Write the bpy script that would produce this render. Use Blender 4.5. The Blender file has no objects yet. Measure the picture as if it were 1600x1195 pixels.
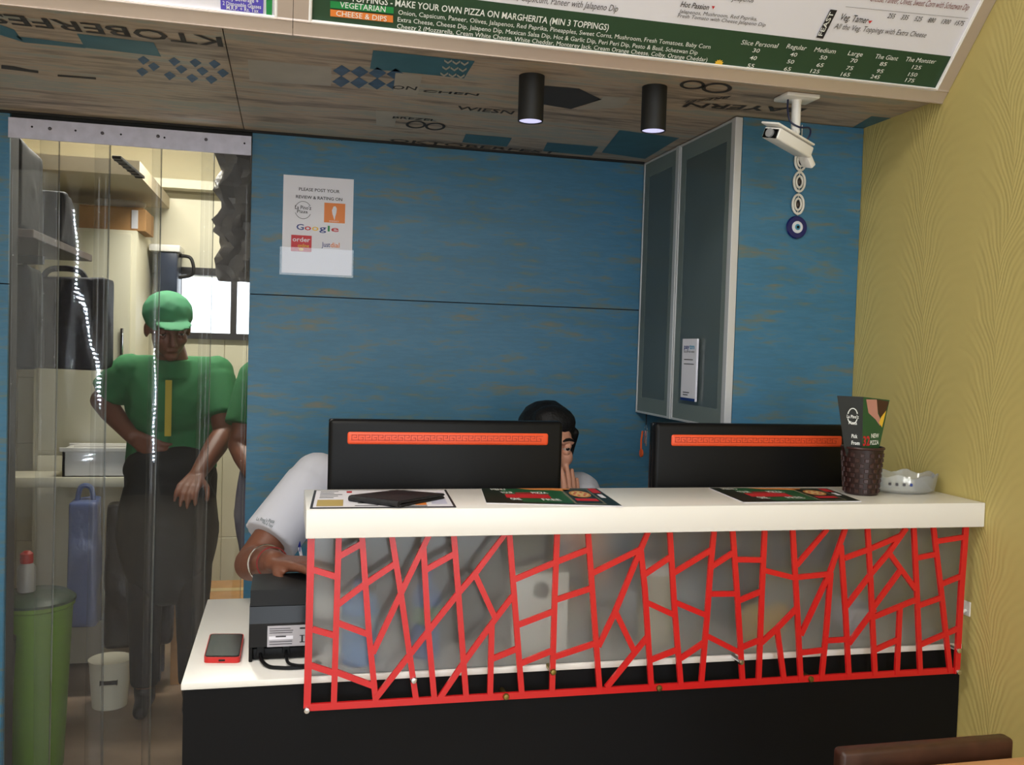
import bpy, bmesh, math, random
from mathutils import Vector, Matrix
random.seed(7)
scene = bpy.context.scene
COL = scene.collection
V = Vector

# ------------------------------------------------------------------ camera
CZ = 1.40
FPX = 1454.0
YAW, PIT, ROL = 0.2358, 0.0365, 0.0305
cy, sy, cp, sp = math.cos(YAW), math.sin(YAW), math.cos(PIT), math.sin(PIT)
FW = V((sy*cp, cy*cp, -sp)); R0 = V((cy, -sy, 0)); U0 = R0.cross(FW)
RT = R0*math.cos(ROL) + U0*math.sin(ROL)
UP = -R0*math.sin(ROL) + U0*math.cos(ROL)
CAM = V((0, 0, CZ))
cd = bpy.data.cameras.new('camera'); cd.sensor_width = 36; cd.lens = FPX/1600*36; cd.clip_start = 0.02
co = bpy.data.objects.new('camera', cd); COL.objects.link(co)
M = Matrix((RT, UP, -FW)).transposed().to_4x4(); M.translation = CAM
co.matrix_world = M
scene.camera = co
vs = scene.view_settings
vs.view_transform = 'Standard'; vs.look = 'None'; vs.gamma = 1; vs.use_curve_mapping = False
vs.exposure = 0.2

# world: overcast daylight entering through the open shop front behind the camera
w = bpy.data.worlds.new('world'); scene.world = w; w.use_nodes = True
bg = w.node_tree.nodes['Background']; bg.inputs[0].default_value = (0.86, 0.93, 1.0, 1); bg.inputs[1].default_value = 3.4

def area(name, loc, rot, sx, sy_, power, col):
    l = bpy.data.lights.new(name, 'AREA'); l.shape = 'RECTANGLE'; l.size = sx; l.size_y = sy_; l.energy = power; l.color = col
    o = bpy.data.objects.new(name, l); COL.objects.link(o); o.location = loc; o.rotation_euler = rot
    return o
# unseen lamps added for light: two shop ceiling panels, one kitchen tube
area('added_panel_light', (-0.45, 0.75, 2.70), (0, 0, 0), 0.58, 0.58, 18, (1, 0.96, 0.90))
area('added_panel_light', (-0.2, -1.3, 2.70), (0, 0, 0), 0.58, 0.58, 26, (1, 0.96, 0.90))
area('added_tube_light', (-0.45, 3.75, 2.40), (0, 0, 0), 0.9, 0.08, 30, (1, 0.97, 0.86))

# ------------------------------------------------------------------ pixel helpers (a pixel gives a direction only)
def ray(x, y): return FW + RT*((x-800)/FPX) - UP*((y-597.5)/FPX)
def onX(x, y, X): d = ray(x, y); return CAM + d*(X/d.x)
def onY(x, y, Y): d = ray(x, y); return CAM + d*(Y/d.y)
def onZ(x, y, Z): d = ray(x, y); return CAM + d*((Z-CZ)/d.z)
def onP(x, y, p0, n): d = ray(x, y); return CAM + d*((p0-CAM).dot(n)/d.dot(n))

# ------------------------------------------------------------------ material helpers
def lin(c):
    return tuple(((v/255)/12.92 if v/255 <= .04045 else ((v/255+.055)/1.055)**2.4) for v in c) + (1,)
MATS = {}
def mat(name, rgb, rough=0.5, metal=0.0, spec=0.5, bump=0.0, bscale=60, var=0.0, emit=None, estr=0, coat=0):
    if name in MATS: return MATS[name]
    m = bpy.data.materials.new(name); m.use_nodes = True; MATS[name] = m
    nt = m.node_tree; b = nt.nodes['Principled BSDF']; c = lin(rgb)
    b.inputs['Base Color'].default_value = c; b.inputs['Roughness'].default_value = rough
    b.inputs['Metallic'].default_value = metal; b.inputs['Specular IOR Level'].default_value = spec
    b.inputs['Coat Weight'].default_value = coat
    if emit: b.inputs['Emission Color'].default_value = lin(emit); b.inputs['Emission Strength'].default_value = estr
    if bump or var:
        tc = nt.nodes.new('ShaderNodeTexCoord'); nz = nt.nodes.new('ShaderNodeTexNoise'); nz.inputs['Scale'].default_value = bscale; nz.inputs['Detail'].default_value = 4
        nt.links.new(tc.outputs['Object'], nz.inputs['Vector'])
        if bump:
            bp = nt.nodes.new('ShaderNodeBump'); bp.inputs['Strength'].default_value = bump; bp.inputs['Distance'].default_value = 0.004
            nt.links.new(nz.outputs['Fac'], bp.inputs['Height']); nt.links.new(bp.outputs[0], b.inputs['Normal'])
        if var:
            rp = nt.nodes.new('ShaderNodeValToRGB'); rp.color_ramp.elements[0].position = .3; rp.color_ramp.elements[1].position = .7
            rp.color_ramp.elements[0].color = tuple(v*(1-var) for v in c[:3])+(1,); rp.color_ramp.elements[1].color = tuple(min(1, v*(1+var)) for v in c[:3])+(1,)
            nt.links.new(nz.outputs['Fac'], rp.inputs[0]); nt.links.new(rp.outputs[0], b.inputs['Base Color'])
    return m

def streak_mat(name, stretch, stops, rough, scale=3.0, bump=0.05, spec=.4):
    """laminate print: noise drawn out along the grain, through a colour ramp"""
    m = bpy.data.materials.new(name); m.use_nodes = True; MATS[name] = m
    nt = m.node_tree; b = nt.nodes['Principled BSDF']; b.inputs['Roughness'].default_value = rough; b.inputs['Specular IOR Level'].default_value = spec
    tc = nt.nodes.new('ShaderNodeTexCoord'); mp = nt.nodes.new('ShaderNodeMapping'); mp.inputs['Scale'].default_value = stretch
    nz = nt.nodes.new('ShaderNodeTexNoise'); nz.inputs['Scale'].default_value = scale; nz.inputs['Detail'].default_value = 8; nz.inputs['Roughness'].default_value = .65
    n2 = nt.nodes.new('ShaderNodeTexNoise'); n2.inputs['Scale'].default_value = scale*5; n2.inputs['Detail'].default_value = 5
    mx = nt.nodes.new('ShaderNodeMath'); mx.operation = 'MULTIPLY_ADD'; mx.inputs[1].default_value = .35
    rp = nt.nodes.new('ShaderNodeValToRGB'); el = rp.color_ramp.elements
    while len(el) < len(stops): el.new(.5)
    for e, (p, c) in zip(el, stops): e.position = p; e.color = lin(c)
    L = nt.links.new
    L(tc.outputs['Object'], mp.inputs[0]); L(mp.outputs[0], nz.inputs['Vector']); L(mp.outputs[0], n2.inputs['Vector'])
    L(n2.outputs['Fac'], mx.inputs[0]); L(nz.outputs['Fac'], mx.inputs[2])
    L(mx.outputs[0], rp.inputs[0]); L(rp.outputs[0], b.inputs['Base Color'])
    bp = nt.nodes.new('ShaderNodeBump'); bp.inputs['Strength'].default_value = bump; bp.inputs['Distance'].default_value = .002
    L(n2.outputs['Fac'], bp.inputs['Height']); L(bp.outputs[0], b.inputs['Normal'])
    return m

M_BLUE = streak_mat('blue_laminate', (1.0, 1.0, 5.5), [(.44, (116, 112, 98)), (.54, (90, 112, 114)), (.64, (64, 116, 146)), (.74, (60, 110, 138)), (.84, (82, 112, 118)), (.96, (118, 112, 98))], .42, 4.2)
M_WOOD = streak_mat('printed_plank_laminate', (0.9, 6.0, 1.0), [(.46, (112, 98, 84)), (.58, (152, 136, 120)), (.68, (190, 168, 144)), (.78, (158, 160, 150)), (.94, (204, 182, 156))], .5, 2.4)
M_KTILE = mat('cream_tile', (222, 216, 192), .35)
M_KFLOOR = mat('kitchen_floor_tile', (150, 128, 108), .35, var=.25, bscale=4)
M_FLOOR = mat('floor_tile', (165, 150, 130), .35, var=.12, bscale=3)
M_PLASTER = mat('white_plaster', (226, 222, 212), .8)
M_WHITE = mat('white_solid_surface', (242, 239, 234), .28)
M_BLACK = mat('black_laminate', (9, 9, 12), .6, spec=.2)
M_ALU = mat('brushed_aluminium', (204, 204, 204), .4, metal=.25)
M_STEEL = mat('galvanised_steel', (196, 192, 204), .45, metal=.35, var=.08, bscale=40)
M_CHROME = mat('polished_steel', (225, 225, 225), .15, metal=1)
M_RED = mat('red_acrylic', (205, 28, 30), .25, spec=.6)
M_BLKPL = mat('black_plastic', (9, 9, 11), .45, spec=.22)
M_BLKGL = mat('glossy_black_plastic', (7, 7, 9), .2, spec=.35)
M_MATBLK = mat('matt_black_metal', (14, 13, 13), .6)
M_ORANGE = mat('orange_plastic', (232, 82, 40), .4)
M_ORANGED = mat('dark_orange_relief', (170, 48, 22), .5)
M_PAPER = mat('white_paper', (232, 230, 238), .6)
M_SHIRT = mat('white_cotton', (205, 205, 214), .85, bump=.15, bscale=25)
M_SKIN = mat('skin', (198, 142, 116), .5)
M_SKIND = mat('skin_deep', (118, 72, 52), .5)
M_HAIR = mat('black_hair', (10, 9, 11), .55, spec=.3, bump=.6, bscale=140)
M_INK = mat('black_ink', (28, 26, 30), .6)
M_DKTEXT = mat('grey_ink', (70, 68, 72), .6)
M_WTEXT = mat('white_ink', (238, 240, 236), .6)
M_GREEN = mat('dark_green_print', (38, 70, 46), .5)
M_GREEN2 = mat('bright_green_print', (30, 140, 70), .5)
M_ORPRINT = mat('orange_print', (232, 132, 56), .5)
M_REDPRINT = mat('red_print', (200, 40, 48), .5)
M_BLUEPRINT = mat('blue_print', (40, 60, 130), .5)
M_PURPLE = mat('violet_print', (88, 78, 190), .5)
M_YELPRINT = mat('yellow_print', (236, 190, 60), .5)
M_TEALP = mat('teal_print', (64, 108, 122), .5, var=.12, bscale=14)
M_BLUEP = mat('faded_blue_print', (70, 98, 128), .55, var=.25, bscale=30)
M_CREAMP = mat('pale_grey_print', (178, 170, 156), .55, var=.08, bscale=12)
M_INKP = mat('worn_black_print', (58, 50, 44), .6)
M_SEAM = mat('dark_joint', (30, 27, 25), .8)

def yellow_wall():
    m = bpy.data.materials.new('combed_yellow_plaster'); m.use_nodes = True
    nt = m.node_tree; b = nt.nodes['Principled BSDF']; L = nt.links.new
    b.inputs['Base Color'].default_value = lin((194, 177, 110)); b.inputs['Roughness'].default_value = .62; b.inputs['Specular IOR Level'].default_value = .35
    def math_(op, a, b_=None, c=None):
        n = nt.nodes.new('ShaderNodeMath'); n.operation = op
        for i, v in enumerate((a, b_, c)):
            if v is None: continue
            if isinstance(v, (int, float)): n.inputs[i].default_value = v
            else: L(v, n.inputs[i])
        return n.outputs[0]
    tc = nt.nodes.new('ShaderNodeTexCoord'); sx = nt.nodes.new('ShaderNodeSeparateXYZ'); L(tc.outputs['Object'], sx.inputs[0])
    nz = nt.nodes.new('ShaderNodeTexNoise'); nz.inputs['Scale'].default_value = 2.2; L(tc.outputs['Object'], nz.inputs['Vector'])
    wob = math_('MULTIPLY_ADD', nz.outputs['Fac'], .16, -.08)
    u = math_('ADD', sx.outputs['Y'], wob)
    per = .25
    t = math_('ABSOLUTE', math_('SUBTRACT', math_('FRACT', math_('MULTIPLY', math_('ADD', u, -1.671), 1/per)), .5))   # 0 mid-arch, .5 at a stem
    t2 = math_('MULTIPLY', t, 2.0)
    arch = math_('MULTIPLY', math_('POWER', t2, 2.6), .20)                     # arch drops at the stems
    ph = math_('ADD', sx.outputs['Z'], arch)
    n3 = nt.nodes.new('ShaderNodeTexNoise'); n3.inputs['Scale'].default_value = 9; L(tc.outputs['Object'], n3.inputs['Vector'])
    ph = math_('ADD', ph, math_('MULTIPLY', n3.outputs['Fac'], .06))
    s1 = math_('SINE', math_('MULTIPLY', ph, 2*math.pi/.030))
    s2 = math_('SINE', math_('MULTIPLY', ph, 2*math.pi/.071))
    n4 = nt.nodes.new('ShaderNodeTexNoise'); n4.inputs['Scale'].default_value = 3.5; L(tc.outputs['Object'], n4.inputs['Vector'])
    amp = math_('MULTIPLY_ADD', math_('POWER', t2, 1.6), 1.0, .30)
    amp = math_('MULTIPLY', amp, math_('MULTIPLY_ADD', n4.outputs['Fac'], 1.2, .1))
    h = math_('MULTIPLY', math_('ADD', s1, s2), amp)
    h = math_('ADD', h, math_('MULTIPLY', math_('POWER', t2, 14), 2.2))         # the stem ridge
    bp = nt.nodes.new('ShaderNodeBump'); bp.inputs['Strength'].default_value = .17; bp.inputs['Distance'].default_value = .0030
    L(h, bp.inputs['Height']); L(bp.outputs[0], b.inputs['Normal'])
    return m
M_YELLOW = yellow_wall()

def clear_mat(name, tint, haze=0.0, rough=.03, boost=1.0, hazecol=(1, 1, 1), wave=0.0):
    """clear PVC / plastic sheet: transparent with Fresnel gloss and a little milky haze"""
    m = bpy.data.materials.new(name); m.use_nodes = True; MATS[name] = m
    nt = m.node_tree; nt.nodes.remove(nt.nodes['Principled BSDF']); L = nt.links.new; out = nt.nodes['Material Output']
    tr = nt.nodes.new('ShaderNodeBsdfTransparent'); tr.inputs[0].default_value = tuple(tint)+(1,)
    gl = nt.nodes.new('ShaderNodeBsdfGlossy'); gl.inputs['Roughness'].default_value = rough
    fr = nt.nodes.new('ShaderNodeFresnel'); fr.inputs[0].default_value = 1.5
    k = nt.nodes.new('ShaderNodeMath'); k.operation = 'MULTIPLY'; k.inputs[1].default_value = boost; k.use_clamp = True
    L(fr.outputs[0], k.inputs[0])
    mx = nt.nodes.new('ShaderNodeMixShader'); L(k.outputs[0], mx.inputs[0]); L(tr.outputs[0], mx.inputs[1]); L(gl.outputs[0], mx.inputs[2])
    last = mx.outputs[0]
    if wave:
        tc = nt.nodes.new('ShaderNodeTexCoord'); mp = nt.nodes.new('ShaderNodeMapping'); mp.inputs['Scale'].default_value = (1, 1, .35)
        nz = nt.nodes.new('ShaderNodeTexNoise'); nz.inputs['Scale'].default_value = 9; nz.inputs['Detail'].default_value = 1
        bp = nt.nodes.new('ShaderNodeBump'); bp.inputs['Strength'].default_value = wave; bp.inputs['Distance'].default_value = .02
        L(tc.outputs['Object'], mp.inputs[0]); L(mp.outputs[0], nz.inputs['Vector']); L(nz.outputs['Fac'], bp.inputs['Height']); L(bp.outputs[0], gl.inputs['Normal'])
    if haze:
        df = nt.nodes.new('ShaderNodeBsdfDiffuse'); df.inputs[0].default_value = tuple(hazecol)+(1,)
        m2 = nt.nodes.new('ShaderNodeMixShader'); m2.inputs[0].default_value = haze
        L(last, m2.inputs[1]); L(df.outputs[0], m2.inputs[2]); last = m2.outputs[0]
    L(last, out.inputs[0])
    return m
M_PVC = clear_mat('clear_pvc_strip', (.955, .96, .965), haze=.005, rough=.015, boost=.7, hazecol=(.8, .8, .85), wave=.03)
M_CLEAR = clear_mat('clear_plastic', (.93, .95, .95), haze=.20, rough=.06, boost=1.6, hazecol=(.95, .95, .95))
M_SLEEVE = clear_mat('clear_film', (.97, .97, .97), haze=.03, rough=.10, boost=1.2)

def frosted(name, col, rough, haze, hazecol):
    m = bpy.data.materials.new(name); m.use_nodes = True; MATS[name] = m
    nt = m.node_tree; L = nt.links.new; nt.nodes.remove(nt.nodes['Principled BSDF']); out = nt.nodes['Material Output']
    rf = nt.nodes.new('ShaderNodeBsdfRefraction'); rf.inputs['Color'].default_value = col+(1,); rf.inputs['Roughness'].default_value = rough; rf.inputs['IOR'].default_value = 1.25
    df = nt.nodes.new('ShaderNodeBsdfDiffuse'); df.inputs[0].default_value = hazecol+(1,)
    tl = nt.nodes.new('ShaderNodeBsdfTranslucent'); tl.inputs[0].default_value = hazecol+(1,)
    gl = nt.nodes.new('ShaderNodeBsdfGlossy'); gl.inputs['Roughness'].default_value = .12
    a = nt.nodes.new('ShaderNodeMixShader'); a.inputs[0].default_value = .5; L(df.outputs[0], a.inputs[1]); L(tl.outputs[0], a.inputs[2])
    b = nt.nodes.new('ShaderNodeMixShader'); b.inputs[0].default_value = haze; L(rf.outputs[0], b.inputs[1]); L(a.outputs[0], b.inputs[2])
    fr = nt.nodes.new('ShaderNodeFresnel'); fr.inputs[0].default_value = 1.45
    c = nt.nodes.new('ShaderNodeMixShader'); L(fr.outputs[0], c.inputs[0]); L(b.outputs[0], c.inputs[1]); L(gl.outputs[0], c.inputs[2])
    L(c.outputs[0], out.inputs[0])
    return m
M_FROST = frosted('frosted_acrylic', (.97, .98, .98), .30, .18, (.80, .82, .80))
M_FROSTD = frosted('frosted_cabinet_glass', (.55, .66, .66), .45, .72, (.26, .33, .33))

# ------------------------------------------------------------------ object helpers
def tag(o, label=None, cat=None, group=None, kind=None):
    if label: o['label'] = label
    if cat: o['category'] = cat
    if group: o['group'] = group
    if kind: o['kind'] = kind
    return o
def thing(name, loc, label, cat, group=None):
    o = bpy.data.objects.new(name, None); COL.objects.link(o); o.location = loc; o.empty_display_size = .05
    return tag(o, label, cat, group)
def setpar(o, p):
    o.parent = p
    # parts are modelled in world coordinates; only the Empties carry a location
    o.matrix_parent_inverse = Matrix.Translation(-p.location) if p.type == 'EMPTY' else Matrix.Identity(4)
def link(name, me, m, parent=None, smooth=False):
    o = bpy.data.objects.new(name, me); COL.objects.link(o)
    if m is not None and not me.materials: me.materials.append(m)
    if smooth: me.polygons.foreach_set('use_smooth', [True]*len(me.polygons))
    if parent is not None: setpar(o, parent)
    return o
class MB:
    """collects shapes into one bmesh, then links it as one object"""
    def __init__(s): s.bm = bmesh.new()
    def box(s, lo, hi, bevel=0, seg=2):
        b = bmesh.new(); bmesh.ops.create_cube(b, size=1)
        lo, hi = V(lo), V(hi)
        for v in b.verts: v.co = V(((lo.x+hi.x)/2+v.co.x*(hi.x-lo.x), (lo.y+hi.y)/2+v.co.y*(hi.y-lo.y), (lo.z+hi.z)/2+v.co.z*(hi.z-lo.z)))
        if bevel: bmesh.ops.bevel(b, geom=b.edges[:], offset=bevel, segments=seg, affect='EDGES', profile=.5)
        return s.add(b)
    def obox(s, c, ax, ay, az, sx, sy_, sz, bevel=0, seg=2):
        b = bmesh.new(); bmesh.ops.create_cube(b, size=1)
        for v in b.verts: v.co = V(c) + ax*(v.co.x*sx) + ay*(v.co.y*sy_) + az*(v.co.z*sz)
        if bevel: bmesh.ops.bevel(b, geom=b.edges[:], offset=bevel, segments=seg, affect='EDGES', profile=.5)
        bmesh.ops.recalc_face_normals(b, faces=b.faces[:])
        return s.add(b)
    def add(s, b):
        me = bpy.data.meshes.new('tmp'); b.to_mesh(me); b.free(); s.bm.from_mesh(me); bpy.data.meshes.remove(me); return s
    def prism(s, pts, depth):
        """polygon pts (world) extruded by vector depth"""
        b = bmesh.new(); n = len(pts); a = [b.verts.new(p) for p in pts]; c = [b.verts.new(V(p)+V(depth)) for p in pts]
        b.faces.new(a[::-1]); b.faces.new(c)
        for i in range(n): b.faces.new((a[i], a[(i+1) % n], c[(i+1) % n], c[i]))
        bmesh.ops.recalc_face_normals(b, faces=b.faces[:])
        return s.add(b)
    def face(s, pts):
        b = bmesh.new(); b.faces.new([b.verts.new(p) for p in pts]); return s.add(b)
    def lathe(s, prof, c, axis=V((0, 0, 1)), n=32, cap=True, seed=None):
        axis = V(axis).normalized(); t = V((1, 0, 0)) if abs(axis.x) < .9 else V((0, 1, 0))
        e1 = axis.cross(t).normalized(); e2 = axis.cross(e1)
        b = bmesh.new(); rings = []
        for r, h in prof:
            rings.append([b.verts.new(V(c)+axis*h+(e1*math.cos(2*math.pi*i/n)+e2*math.sin(2*math.pi*i/n))*r) for i in range(n)])
        for A, B in zip(rings, rings[1:]):
            for i in range(n): b.faces.new((A[i], A[(i+1) % n], B[(i+1) % n], B[i]))
        if cap: b.faces.new(rings[0][::-1]); b.faces.new(rings[-1])
        bmesh.ops.recalc_face_normals(b, faces=b.faces[:])
        return s.add(b)
    def tube(s, pts, r, n=10, closed=False):
        pts = [V(p) for p in pts]; b = bmesh.new(); rings = []; N = len(pts); prev = None
        for i, p in enumerate(pts):
            if closed: d = pts[(i+1) % N]-pts[i-1]
            else: d = pts[min(i+1, N-1)]-pts[max(i-1, 0)]
            d.normalize(); t = prev if prev is not None else (V((0, 0, 1)) if abs(d.z) < .9 else V((1, 0, 0)))
            e1 = (t - d*t.dot(d)).normalized(); prev = e1; e2 = d.cross(e1)
            rr = r[i] if isinstance(r, (list, tuple)) else r
            rings.append([b.verts.new(p+(e1*math.cos(2*math.pi*k/n)+e2*math.sin(2*math.pi*k/n))*rr) for k in range(n)])
        seq = list(zip(rings, rings[1:])) + ([(rings[-1], rings[0])] if closed else [])
        for A, B in seq:
            for k in range(n): b.faces.new((A[k], A[(k+1) % n], B[(k+1) % n], B[k]))
        if not closed: b.faces.new(rings[0][::-1]); b.faces.new(rings[-1])
        bmesh.ops.recalc_face_normals(b, faces=b.faces[:])
        return s.add(b)
    def sphere(s, c, rx, ry=None, rz=None, sub=3):
        b = bmesh.new(); bmesh.ops.create_icosphere(b, subdivisions=sub, radius=1)
        ry = ry or rx; rz = rz or rx
        for v in b.verts: v.co = V(c)+V((v.co.x*rx, v.co.y*ry, v.co.z*rz))
        return s.add(b)
    def build(s, name, m, parent=None, smooth=False, angle=None):
        me = bpy.data.meshes.new(name); s.bm.to_mesh(me); s.bm.free()
        o = link(name, me, m, parent, smooth)
        if smooth:
            try: me.set_sharp_from_angle(angle=math.radians(angle or 40))
            except Exception: pass
        return o
def one(name, lo, hi, m, parent=None, bevel=0, **k):
    o = MB().box(lo, hi, bevel).build(name, m, parent, smooth=bevel > 0)
    if k: tag(o, **k)
    return o
def struct(o): o['kind'] = 'structure'; return o

def quad(name, pts, m, parent, n=None, off=.0006):
    """flat print: polygon lifted a hair off its surface"""
    pts = [V(p) for p in pts]
    if n is None:
        n = (pts[1]-pts[0]).cross(pts[2]-pts[0]).normalized()
        if n.dot(CAM-pts[0]) < 0: n = -n
    return MB().face([p+n*off for p in pts]).build(name, m, parent)
TXT = {}
def text(body, p0, p1, up, m, parent, n=None, cap=None, off=.0008, bold=0.0, shear=0.0, name='lettering'):
    """lettering whose baseline runs p0 -> p1; cap = letter height in metres (default: natural)"""
    key = (body, bold)
    if key not in TXT:
        cu = bpy.data.curves.new('t', 'FONT'); cu.body = body; cu.size = 1; cu.resolution_u = 2; cu.offset = bold
        ob = bpy.data.objects.new('t', cu)
        me = bpy.data.meshes.new_from_object(ob)
        vs_ = [v.co.copy() for v in me.vertices]; fs = [tuple(p.vertices) for p in me.polygons]
        bpy.data.objects.remove(ob); bpy.data.curves.remove(cu); bpy.data.meshes.remove(me)
        TXT[key] = (vs_, fs)
    vs_, fs = TXT[key]
    if not vs_: return
    x0 = min(v.x for v in vs_); x1 = max(v.x for v in vs_)
    p0, p1, up = V(p0), V(p1), V(up).normalized()
    r = p1-p0; sc = r.length/(x1-x0); vs_y = cap/.69 if cap else sc
    nn = n if n is not None else r.normalized().cross(up).normalized()
    verts = [p0 + r*((v.x-x0)/(x1-x0)) + r.normalized()*(shear*v.y*vs_y) + up*(v.y*vs_y) + nn*off for v in vs_]
    me = bpy.data.meshes.new(name); me.from_pydata([tuple(v) for v in verts], [], fs)
    return link(name, me, m, parent)

# ---- continuous bodies: closed primitives united by a voxel remesh
FIB = []
for i in range(70):
    z = 1-2*(i+.5)/70; a = i*2.399963; FIB.append(V((math.sqrt(1-z*z)*math.cos(a), math.sqrt(1-z*z)*math.sin(a), z)))
def cap_(p0, r0, p1, r1): return [V(p0)+f*r0 for f in FIB]+[V(p1)+f*r1 for f in FIB]
def ell(c, ax, ay, az): return [V(c)+ax*f.x+ay*f.y+az*f.z for f in FIB]
def frus(p0, r0, p1, r1, n=24):
    d = (V(p1)-V(p0)).normalized(); t = V((0, 0, 1)) if abs(d.z) < .9 else V((1, 0, 0)); a = d.cross(t).normalized(); b = d.cross(a)
    return [V(p)+(a*math.cos(2*math.pi*i/n)+b*math.sin(2*math.pi*i/n))*r for p, r in ((p0, r0), (p1, r1)) for i in range(n)]
def blob(name, prims, m, parent, voxel=.006, smooth=4):
    bm = bmesh.new()
    for pts in prims:
        b = bmesh.new(); vv = [b.verts.new(p) for p in pts]
        r = bmesh.ops.convex_hull(b, input=vv)
        bmesh.ops.delete(b, geom=[v for v in b.verts if not v.link_faces], context='VERTS')
        bmesh.ops.recalc_face_normals(b, faces=b.faces[:])
        me = bpy.data.meshes.new('t'); b.to_mesh(me); b.free(); bm.from_mesh(me); bpy.data.meshes.remove(me)
    me = bpy.data.meshes.new('t'); bm.to_mesh(me); bm.free()
    o = bpy.data.objects.new('t', me); COL.objects.link(o)
    rm = o.modifiers.new('r', 'REMESH'); rm.mode = 'VOXEL'; rm.voxel_size = voxel; rm.adaptivity = 0
    if smooth: sm = o.modifiers.new('s', 'SMOOTH'); sm.factor = .5; sm.iterations = smooth
    dg = bpy.context.evaluated_depsgraph_get(); dg.update()
    res = bpy.data.meshes.new_from_object(o.evaluated_get(dg))
    bpy.data.objects.remove(o); bpy.data.meshes.remove(me)
    res.name = name; res.materials.clear()
    return link(name, res, m, parent, smooth=True)
def hand(wr, d, n, side, curl=(.35, .45, .3), s=1.0, spread=.08, thumb_in=.0):
    """five-fingered hand as capsules: wr wrist, d forward, n palm normal, side +1/-1 thumb side along n x d"""
    d = V(d).normalized(); n = (V(n)-d*V(n).dot(d)).normalized(); t = n.cross(d)*side; wr = V(wr); P = []
    for i in range(4):
        b = wr+d*(.088-.004*abs(i-1))*s+t*(.031-.021*i)*s
        P.append(cap_(wr+t*(.016-.011*i)*s, .015*s, b, .0115*s))
        ln = (.070, .079, .074, .058)[i]*s; a = 0; p = b
        for k, fr in enumerate((.45, .30, .25)):
            a += curl[k]
            q = p+(d*math.cos(a)+n*math.sin(a)+t*spread*(1.5-i)*.6).normalized()*ln*fr
            P.append(cap_(p, (.0098-.0011*k)*s, q, (.0088-.0011*k)*s)); p = q
    b = wr+d*.022*s+t*.020*s+n*.004*s
    q = b+(d*.62+t*.62+n*(.25+thumb_in)).normalized()*.044*s; P.append(cap_(b, .0145*s, q, .0105*s))
    q2 = q+(d*.80+t*.28+n*(.35+thumb_in)).normalized()*.034*s; P.append(cap_(q, .0105*s, q2, .0088*s))
    q3 = q2+(d*.85+t*.10+n*(.35+thumb_in)).normalized()*.022*s; P.append(cap_(q2, .0092*s, q3, .0076*s))
    return P
def head_axes(face, tilt):
    f = V(face).normalized(); u = V(tilt); u = (u-f*u.dot(f)).normalized(); l = u.cross(f)   # l = the person's left... mirrored below by sign
    return f, u, l
def head(c, f, u, l, s=1.0):
    """skull, jaw, nose, brow, lips and ears as primitives around the head centre c"""
    c = V(c); P = []
    P.append(ell(c+u*.025*s-f*.012*s, l*.074*s, f*.094*s, u*.085*s))
    P.append(ell(c-u*.035*s+f*.022*s, l*.060*s, f*.066*s, u*.070*s))
    P.append(ell(c-u*.088*s+f*.058*s, l*.028*s, f*.024*s, u*.022*s))            # chin
    P.append(cap_(c+u*.012*s+f*.086*s, .008*s, c-u*.030*s+f*.103*s, .012*s))    # nose
    for q in (-1, 1):
        P.append(cap_(c+u*.024*s+f*.080*s+l*q*.014*s, .009*s, c+u*.024*s+f*.066*s+l*q*.045*s, .010*s))   # brow
        P.append(ell(c-u*.036*s+f*.099*s+l*q*.012*s, l*.008*s, f*.008*s, u*.007*s))
        P.append(ell(c-u*.008*s-f*.012*s+l*q*.076*s, l*.010*s, f*.018*s, u*.032*s))                       # ear
        P.append(ell(c-u*.022*s+f*.058*s+l*q*.038*s, l*.022*s, f*.024*s, u*.026*s))                       # cheek
    P.append(cap_(c-u*.060*s+f*.083*s-l*.016*s, .0075*s, c-u*.060*s+f*.083*s+l*.016*s, .0075*s))
    return P
def eyes(c, f, u, l, parent, s=1.0, skin=None):
    c = V(c)
    for q in (-1, 1):
        e = c+u*.006*s+f*.071*s+l*q*.033*s
        w_ = MB().sphere(e, .0118*s, sub=2).build('eye', mat('eye_white', (176, 166, 158), .3), parent, True)
        MB().sphere(e+f*.0068*s, .0066*s, sub=2).build('iris', mat('dark_iris', (24, 14, 10), .15), parent, True)
        if skin: MB().sphere(e+u*.0062*s-f*.0005*s, .0132*s, sub=3).build('eyelid', skin, parent, True); MB().sphere(e-u*.0105*s-f*.001*s, .0120*s, sub=3).build('eyelid', skin, parent, True)
        pts = [c+u*(.026+.006*math.sin(k*math.pi/4))*s+f*(.089-.004*k)*s+l*q*(.013+.010*k)*s for k in range(5)]
        MB().tube(pts, [.002*s, .0042*s, .0042*s, .0036*s, .0015*s], 8).build('eyebrow', M_HAIR, parent, True)
def hair(c, f, u, l, parent, m=None, s=1.0):
    c = V(c)
    P = [ell(c+u*.036*s-f*.024*s, l*.083*s, f*.098*s, u*.088*s), ell(c+u*.070*s+f*.030*s, l*.064*s, f*.050*s, u*.046*s), ell(c-u*.030*s-f*.045*s, l*.072*s, f*.062*s, u*.070*s)]
    for q in (-1, 1): P.append(cap_(c+u*.045*s+f*.030*s+l*q*.066*s, .013*s, c-u*.020*s+f*.010*s+l*q*.070*s, .009*s))
    return blob('hair', P, m or M_HAIR, parent, .005*s, 2)
# ------------------------------------------------------------------ dimensions
XW = 1.45            # yellow wall
XL = -1.9            # far left wall of the shop
YB = 2.815           # blue back wall
YP = 2.18            # front of the wall cabinet
XC = 1.084           # door side of the wall cabinet
ZC = 2.0045          # underside of the soffit
YBD = 1.893          # front edge of the soffit, where the menu boards start
DL, DR, DT = -.754, -.116, 1.990    # kitchen doorway
YK = 4.65            # kitchen back wall

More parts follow.
